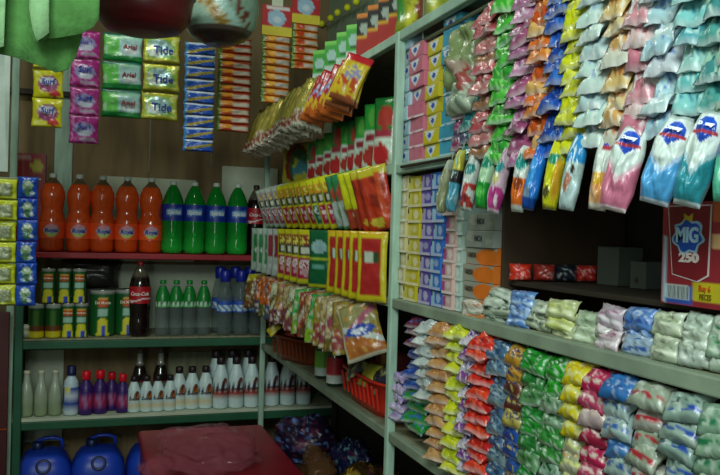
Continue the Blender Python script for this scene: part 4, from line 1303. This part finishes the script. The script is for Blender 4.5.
# ------------------------------------------------------------------ pouches along the second board
DN = lambda low: design('#cddad4', ('x', .64, .71, .5, mix(hx(low), (1, 1, 1), .35)), ('x', .71, 1.8, .5, low), ('e', .5, .20, .42, .15, '#dfe8ea'), ('e', .5, .185, .35, .11, '#2456c8'), ('t', .5, .2, .34, .17, '#1f49b0'), ('r', .1, .9, .225, .265, '#b03a44'), ('b', .0, .04, '#a9b8b4'), ('b', .95, 1, mix(hx(low), (1, 1, 1), .55)))
PO = [
    (451, 160, 214, 9, design('#8a8f6a', ('s', 4, .2, 1, 1, '#a9ab8a'), ('b', 0, .2, '#a9b0a0')), 'beige', .8),
    (462, 150, 213, 10, design('#4f9ab0', ('b', 0, .35, '#c4c04a'), ('b', .35, .55, '#2a2a2a'), ('s', 5, .25, 5, 1, '#8fb8b8')), 'yellow, black and teal', .9),
    (476, 152, 212, 14, design('#b8c4bc', ('e', .5, .32, .4, .1, '#1f7a74'), ('b', .55, .95, '#b03a34'), ('s', 5, .15, 8, 1, '#c9d0c8'), ('e', .5, .8, .3, .08, '#8a2a2a')), 'white and red', 1),
    (493, 147, 210, 14, design('#a4c8a0', ('b', 0, .1, '#4fb84a'), ('e', .5, .3, .4, .09, '#2a8a6a'), ('b', .58, 1, '#1f8f30'), ('e', .5, .75, .3, .1, '#4fb04a')), 'white and green', 1),
    (509, 148, 215, 15, design('#c4a9b8', ('e', .5, .32, .36, .09, '#2a8a8a'), ('e', .4, .5, .25, .08, '#c2c07a'), ('b', .62, .95, '#b03a80'), ('s', 5, .2, 4, 1, '#cdbcc6'), ('b', .93, 1, '#d8c4d0')), 'pink and magenta', 1),
    (527, 145, 213, 15, design('#c4ccc2', ('e', .5, .28, .42, .12, '#1f8a80'), ('b', .52, .92, '#d4681c'), ('e', .5, .6, .28, .1, '#8a3a14'), ('e', .8, .15, .3, .1, '#cc7a4a')), 'white and orange', 1),
    (545, 139, 212, 15, design('#1f6fc4', ('b', 0, .28, '#1a5ab8'), ('e', .35, .5, .3, .2, '#3f96d8'), ('e', .35, .78, .2, .1, '#6f8aa0'), ('b', .85, 1, '#12408c')), 'bright blue', 1),
    (561, 137, 211, 17, design('#c8c81a', ('e', .5, .33, .4, .07, '#1f8a6a'), ('e', .35, .78, .22, .08, '#4a4420'), ('e', .8, .6, .2, .3, '#c89a2a'), ('b', .93, 1, '#9a9418')), 'yellow', 1),
    (583, 133, 212, 19, design('#b0c8c4', ('b', 0, .42, '#2a86c0'), ('s', 7, .2, 6, 1, '#c4dce4'), ('e', .4, .68, .2, .12, '#a8705a'), ('e', .55, .5, .12, .07, '#3a2a22')), 'blue-topped white', 1)]
rodb = thing('hanging_rail', 'thin dark rail along the second board from which the pouches hang', 'rail', (XF - .012, 0, L2 - .012))
part('rail', tube([(0, Y0 + .2, 0), (0, YP - .06, 0)], .004, DARKPLY), rodb)


def pouchrow(px, y0, y1, wpx, d, label, X, res=(12, 18), th=.03, txt=False, roll=0, yaw=18, kw=1.0):
    yv = yx(px, 175, X)
    sc_ = (on_x(px, y0, X).z - on_x(px, y1, X).z)
    dep = (on_x(px, 175, X) - EYE).dot(_f)
    w = wpx / F * dep * kw
    me = pouch(w, sc_, th, d, max(18, res[0]), max(28, res[1]), 400 + int(px), .005, FILM, bend=-.05, taper=lambda v: (.6 + .4 * min(1, v * 3.2)) * (1 - .25 * max(0, v - .75) / .25))
    t = thing('hanging_pouch', label, 'pouch', facing((X, yv, on_x(px, y0, X).z), 84, yaw, roll), 'liquid pouches hanging along the second board', me)
    if txt:
        fn = on_pouch(w, sc_, th, .5, .17, .004, -.05)
        part('logo', text('Downy', w * .14, tmat('#e6ecf0'), fn, sx=1.0, shear=.1, bold=.0006), t)
    ring = tube([(0, .004, 0), (0, .001, .012), (0, .012, .02)], .0018, HANG, 6)
    part('hook', ring, t)
    return t


for px, y0, y1, wp_, d, nm, k in PO:
    pouchrow(px, y0, y1, wp_ * 1.08, d, '%s pouch hanging along the second board below the folded strips' % nm, XF - .035, roll=RND.uniform(4, 12), yaw=40, th=.034)
pouchrow(612, 127, 212, 26, design('#c8d0c8', ('b', .58, .95, '#d8935a'), ('e', .4, .64, .22, .08, '#c8a01c'), ('e', .6, .2, .3, .12, '#2450b8'), ('r', .35, .9, .25, .3, '#a5303c'), ('e', .3, .85, .25, .1, '#d8a878'), ('b', .93, 1, '#d0c8b8')), 'white and orange pouch with blue shield, hanging left of the pink one', XF - .03, (20, 34), roll=8, yaw=40, kw=.85)
pouchrow(636, 127, 214, 35, DN('#c4708a'), 'white and pink pouch with blue shield hanging right of the orange one', XF - .045, (34, 54), .034, True, 13, 38)
pouchrow(681, 117, 208, 38, DN('#4a98cc'), 'white and light blue pouch with blue shield', XF - .05, (34, 54), .036, True, 15, 36)
pouchrow(713, 112, 210, 35, DN('#2a8896'), 'white and teal pouch with blue shield left of the edge', XF - .05, (34, 54), .036, True, 13, 36)
pouchrow(738, 122, 204, 32, design('#3f9c94', ('b', .2, .45, '#2a5a9c'), ('b', .5, 1, '#5ab896'), ('e', .5, .7, .3, .1, '#8fd0b0')), 'green and blue pouch cut by the right edge', XF - .04, (14, 20), .034, False, 6, 36)

# ------------------------------------------------------------------ the red box and things on the ledge
ya, yb = yx(661, 290, .80), yx(698, 290, .80)
bw, bh = .30, on_x(680, 203, .80).z - zi
w1 = ya - yb


def U(px): return (ya - yx(px, 260, .80)) / bw


f = design('#86202a', ('r', 0, U(663), 0, 1, '#8a1a24'), ('r', U(663), U(692), .80, .985, '#2a4a9c'), ('r', U(663), U(668), .32, .985, '#9ab4c4'), ('r', U(667), U(690), .80, .95, '#c2ccc8'), ('r', U(694), 1, .77, .94, '#b8a81c'), ('r', U(711), 1, 0, .2, '#b8582a'), ('r', U(713), U(724), .3, .45, '#c9a070'))
rbx = cbox(bw, .14, bh, {'front': f, 'left': design('#7a1a22'), 'top': design('#8a2028')}, '#8f1f28', 44)
t = thing('red_carton', 'large red carton with a blue emblem and yellow corner at the right under the pouches', 'box', Matrix.Translation((.80 + .07, ya - bw / 2, zi + .001)) @ Matrix.Rotation(R(-90), 4, 'Z'), me=rbx)


def onf(u, v, dy=.0712):
    return lambda x, y, z: (x + (u - .5) * bw, y - dy, z + (1 - v) * bh)


# white-edged panel
u0, u1 = U(667), U(711)
PX = [(u0, .03), (u1, .03), (u1 - .008, .70), (U(699), .765), (U(673), .71)]


def plate(pts, dy, m):
    n = len(pts)
    vs = [((u - .5) * bw, -dy, (1 - v) * bh) for u, v in pts] + [((u - .5) * bw, -dy + .0008, (1 - v) * bh) for u, v in pts]
    return mk('plate', vs, [tuple(range(n)), tuple(range(n, 2 * n))] + [(i, (i + 1) % n, n + (i + 1) % n, n + i) for i in range(n)], m, None, False)


cxu, cyv = U(688.5), .38
br = U(704) - cxu
part('panel_border', plate(PX, .0712, tmat('#c8b8b8')), t, label='white edge of the front panel')
part('panel', plate([(cxu + (u - cxu) * .94, cyv + (v - cyv) * .965) for u, v in PX], .0719, tmat('#761a24')), t, label='dark red front panel')
blob = [(cxu + br * (1 + .12 * math.sin(7 * a)) * math.cos(a), .33 + .17 * (1 + .12 * math.sin(7 * a + 1)) * math.sin(a)) for a in [2 * math.pi * k / 40 for k in range(40)]]
part('emblem', plate(blob, .0726, tmat('#8fb4d0')), t, label='pale blue splash')
part('emblem', plate([(cxu + (u - cxu) * .86, .33 + (v - .33) * .84) for u, v in blob], .0732, tmat('#1f49a8')), t, label='blue splash')
part('emblem', plate([(cxu - br * .3, .11), (cxu, .14), (cxu + br * .3, .11), (cxu + br * .24, .19), (cxu - br * .24, .19)], .0729, tmat('#b8a02a')), t, label='small yellow crown')
part('lettering', text('MIG', bh * .2, tmat('#a9cbe4'), onf(cxu, .325, .0738), sx=br * bw * 1.5 / (bh * .2 * 1.75), bold=.001), t)
part('lettering', text('250', bh * .12, tmat('#d8c8c4'), onf(cxu + .01, .54, .0726), sx=br * bw * 1.5 / (bh * .12 * 1.75), bold=.0008), t)
part('lettering', text('Buy 6', bh * .085, tmat('#b04a1a'), onf((U(694) + U(718)) / 2, .82, .0708), sx=.8), t)
part('lettering', text('PIECES', bh * .075, tmat('#6a5a14'), onf((U(694) + U(720)) / 2, .90, .0708), sx=.7), t)
bars = []
bmx = bmesh.new()
for k in range(15):
    bmesh.ops.create_cube(bmx, size=1, matrix=T((U(668.5) + (U(689) - U(668.5)) * k / 14 - .5) * bw, -.0706, (1 - .875) * bh) @ Matrix.Diagonal((bw * .007 * (.4 + .4 * (k % 3)) * (U(690) - U(667)) / .25, .0006, bh * .12, 1)))
bme = bpy.data.meshes.new('barcode')
bmx.to_mesh(bme)
bmx.free()
bme.materials.append(tmat('#5a6468'))
part('barcode', bme, t)
# red packs and pale boxes behind
ydv = yx(494, 250, .80)
for i, (x, c, nm) in enumerate(((.835, '#d0301c', 'bright red'), (.885, '#9a2a22', 'dark red'), (.93, '#1c2430', 'blackish'), (.972, '#b82e26', 'small red'))):
    me = pouch(.046, .034, .03, design(c, ('s', 9, .25, i, 1, mix(hx(c), (1, 1, 1), .25))), 10, 8, 330 + i, .005)
    thing('small_pack', '%s pack lying on the ledge in front of the brown inner panel' % nm, 'pack', facing((x, ydv - .05 - .01 * i, zi + .036), 90, 70), 'small packs on the ledge', me)
for i, (px, w_, h_, nm) in enumerate(((619, .06, .075, 'taller'), (650, .04, .05, 'smaller'))):
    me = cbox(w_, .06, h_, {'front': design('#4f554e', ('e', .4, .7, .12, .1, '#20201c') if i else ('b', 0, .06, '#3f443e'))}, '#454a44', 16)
    x = 1.0
    thing('pale_box', '%s pale grey box in the dark opening beside the red carton' % nm, 'box', Matrix.Translation((x, yx(px, 290, x), zi + .001)) @ Matrix.Rotation(R(-85), 4, 'Z'), me=me)
# ------------------------------------------------------------------ bundles standing in front of the ledge
FR = [(462, 482, 300, 318, ['#b9b4a4', '#c97a3a', '#c4c0b4', '#c8702a'], ['#d4d0c4', '#a85a3a'], 'whitish and orange'), (481, 505, 288, 326, ['#a9b8a6', '#b8c4b0', '#9fb09c'], ['#2a2e2a', '#c4d0c0'], 'pale green with black marks'),
      (504, 524, 291, 330, ['#5f8cc4', '#7a9ccc', '#4f78b8'], ['#a8c0dc', '#3a5ca8'], 'soft blue'), (523, 545, 301, 338, ['#b4c0a8', '#c0cab0', '#a9b89c'], ['#4a5246', '#d4dcc8'], 'creamy white with dark marks'),
      (545, 568, 300, 344, ['#b8c08a', '#c4cc7a', '#a9b48a'], ['#d8dcb0', '#b0b42a'], 'cream and yellow'), (568, 594, 312, 350, ['#a8bc9c', '#b4c4a4'], ['#cfdcc4', '#8fa88a'], 'pale sage'),
      (592, 618, 306, 356, ['#b8a8b4', '#c9c4c0', '#b8a4ac', '#b04a90'], ['#dcd4d8', '#a05a80'], 'white and pink'), (618, 648, 308, 364, ['#5580c0', '#6a90c8', '#8fa4b8'], ['#2f4f96', '#b0c4d8'], 'mid blue'),
      (646, 676, 312, 366, ['#a8b496', '#b4bea2', '#a0ac94'], ['#cfd6c0', '#7f8a70'], 'pale straw'), (676, 706, 314, 374, ['#9fb0a0', '#b0bca8', '#a4b0a4'], ['#ccd8cc', '#86988a'], 'pale grey-green'), (704, 740, 318, 384, ['#a8b8a4', '#8fa890'], ['#c8d4c4', '#3a8a5a'], 'grey-green')]
for px0, px1, yt, yb_, cc, ac, nm in FR:
    folded('%s sachet bundle standing on the edge of the third board' % nm, px0, px1, yt, yb_, cc, ac, X=.79, style='band', a=74, length=.038, pitch=.019, th=.017, group='sachet bundles on the third board', hang=False, yaw=6, wf=.98, pyref=330, amp=.005, zmin=L3 + .014, xh=.812)

# ------------------------------------------------------------------ strips hanging below the third board
def two(*st):
    def f(s):
        for lim, c in st:
            if s <= lim: return c
        return st[-1][1]
    return f


ZL = L3 - .035
LO = [(394, 405, 376, 434, ['#a08ac0', '#b4a4c8'], ['#cfc4dc', '#8a6ab0'], 'small lilac', .755, 'beside the post'), (404, 424, 320, 436, two((.25, '#6a1a34'), (.66, '#1c3f9c'), (1, '#1a8a2c')), ['#3f6fb8', '#2a5a8a'], 'maroon, blue and green', .76, 'beside the white one'),
      (413, 430, 326, 400, ['#b9c4c0', '#c4ccc8', '#a8b4b4'], ['#dde2de', '#94a4b0'], 'white', .73, 'in front of the maroon, blue and green one'), (426, 447, 326, 462, ['#c08a50', '#b87c44', '#c89860'], ['#d4b080', '#a86a3a'], 'tan', .735, 'left of the lime yellow one'),
      (444, 462, 330, 500, ['#c8cc1c', '#b8c41c', '#d0d02a'], ['#e0e05a', '#9cac1a'], 'lime yellow', .735, 'right of the tan one'), (460, 473, 338, 520, ['#c4bccc', '#6a2a7a', '#b8b4c8', '#7a3a86'], ['#dcd4e0', '#5a2070'], 'white and purple', .735, 'left of the red one'),
      (471, 491, 330, 520, ['#d0241c', '#dc3a1e', '#b81c1c'], ['#e8603a', '#9c1414'], 'bright red', .735, 'right of the white and purple one'), (490, 507, 340, 520, ['#3f5f80', '#5a7890', '#34507a', '#6a8088'], ['#9cb0b8', '#2a4468'], 'slate blue', .735, 'right of the bright red one'),
      (506, 524, 345, 520, two((.2, '#c08a2a'), (.35, '#5a2a1c'), (.5, '#a89a4a'), (.62, '#1c48a0'), (.8, '#24509c'), (1, '#8a7a4a')), ['#b8a85a', '#3a3a5a'], 'brown and blue mixed', .735, 'left of the green one'), (522, 545, 346, 525, ['#1f8a2a', '#2f7a3a', '#5a8a5a', '#208a34'], ['#9cb8a0', '#14601f'], 'dark green', .735, 'right of the mixed one'),
      (543, 566, 352, 525, two((.2, '#2aa02a'), (.4, '#7f9c80'), (.6, '#3a8a3c'), (1, '#86a490')), ['#b8ccb8', '#1f6a2a'], 'green and white', .735, 'right of the dark green one'), (564, 588, 358, 525, two((.45, '#d0c01e'), (.85, '#a8a886'), (1, '#d0b81e')), ['#d8d88a', '#c8902a'], 'yellow and cream', .735, 'left of the crimson one'),
      (584, 608, 362, 525, ['#b01c4c', '#a83a58', '#b09a98', '#981c3c'], ['#d0b8b0', '#7a1030'], 'crimson', .735, 'right of the yellow and cream one'), (606, 634, 366, 525, ['#2f6cac', '#94aaa6', '#94aaa6', '#3f78b0', '#9cb0a8'], ['#2a5a9c', '#24528c'], 'blue and white', .735, 'right of the crimson one'),
      (632, 666, 378, 525, ['#94a08c', '#a0a094', '#8c9c86'], ['#a82a34', '#b4c0b0'], 'red-marked white', .735, 'right of the blue and white one'), (664, 701, 388, 525, ['#88a094', '#94aa9c', '#809a90'], ['#20489c', '#2f4a48'], 'grey-white with blue marks', .735, 'near the right edge'),
      (699, 742, 396, 525, ['#7c9c84', '#8aa88e'], ['#24744c', '#a8c0a8'], 'pale green', .735, 'cut by the right edge')]
for i, (px0, px1, yt, yb_, cc, ac, nm, X, wh) in enumerate(LO):
    k_ = (2, 8, 8, 8, 7, 5, 4)[i] if i < 7 else 0
    px0, px1 = px0 + k_, px1 + k_
    folded('%s sachet strip below the third board, %s' % (nm, wh), px0, px1, yt, yb_, cc, ac, X=X + .045, a=22 if i < 7 else 60 if i < 11 else 50, length=(.032, .042, .045, .046, .046, .046, .046)[i] if i < 7 else .046, pitch=.026 if i < 7 else .029, th=.024, group='folded sachet strips in the lower row', yaw=10, pyref=400, style='band' if i > 10 else None, top_at=min(ZL, on_x((px0 + px1) / 2, yt, X + .045).z), wf=.95, amp=.005 if i < 11 else .004, zmin=L4 + .02)


# ================================================================== LIGHT
def area(name, loc, target, size, power, color, sy=None):
    l = bpy.data.lights.new(name, 'AREA')
    l.energy = power
    l.color = color
    l.shape = 'RECTANGLE'
    l.size = size
    l.size_y = sy or size
    o = bpy.data.objects.new(name, l)
    COL.objects.link(o)
    o.location = loc
    o.rotation_euler = (Vector(target) - Vector(loc)).to_track_quat('-Z', 'Y').to_euler()
    return o


area('daylight_from_shop_front', (-.35, -.4, 2.5), (.75, 1.8, 1.5), 1.0, 46, (.86, 1.0, .95), .7)
area('added_glint_strip', (-.75, -.75, 1.62), (.2, 3.7, 1.2), .3, 7, (.9, 1.0, .97), 1.0)  # narrow light added behind the camera to put glints on the bottles
area('unseen_back_fill', (-.05, 2.5, 2.9), (.1, 2.9, 0), .5, 10, (.95, 1.0, .9), .2)  # light out of view, added to brighten the back and the hanging things
w = bpy.data.worlds.new('world')
sc.world = w
w.use_nodes = True
bg = w.node_tree.nodes['Background']
bg.inputs['Color'].default_value = (.55, .75, .68, 1)
bg.inputs['Strength'].default_value = .08
vs = sc.view_settings
vs.view_transform = 'Standard'
vs.look = 'None'
vs.gamma = 1
vs.exposure = 0
try: vs.use_curve_mapping = False
except Exception: pass
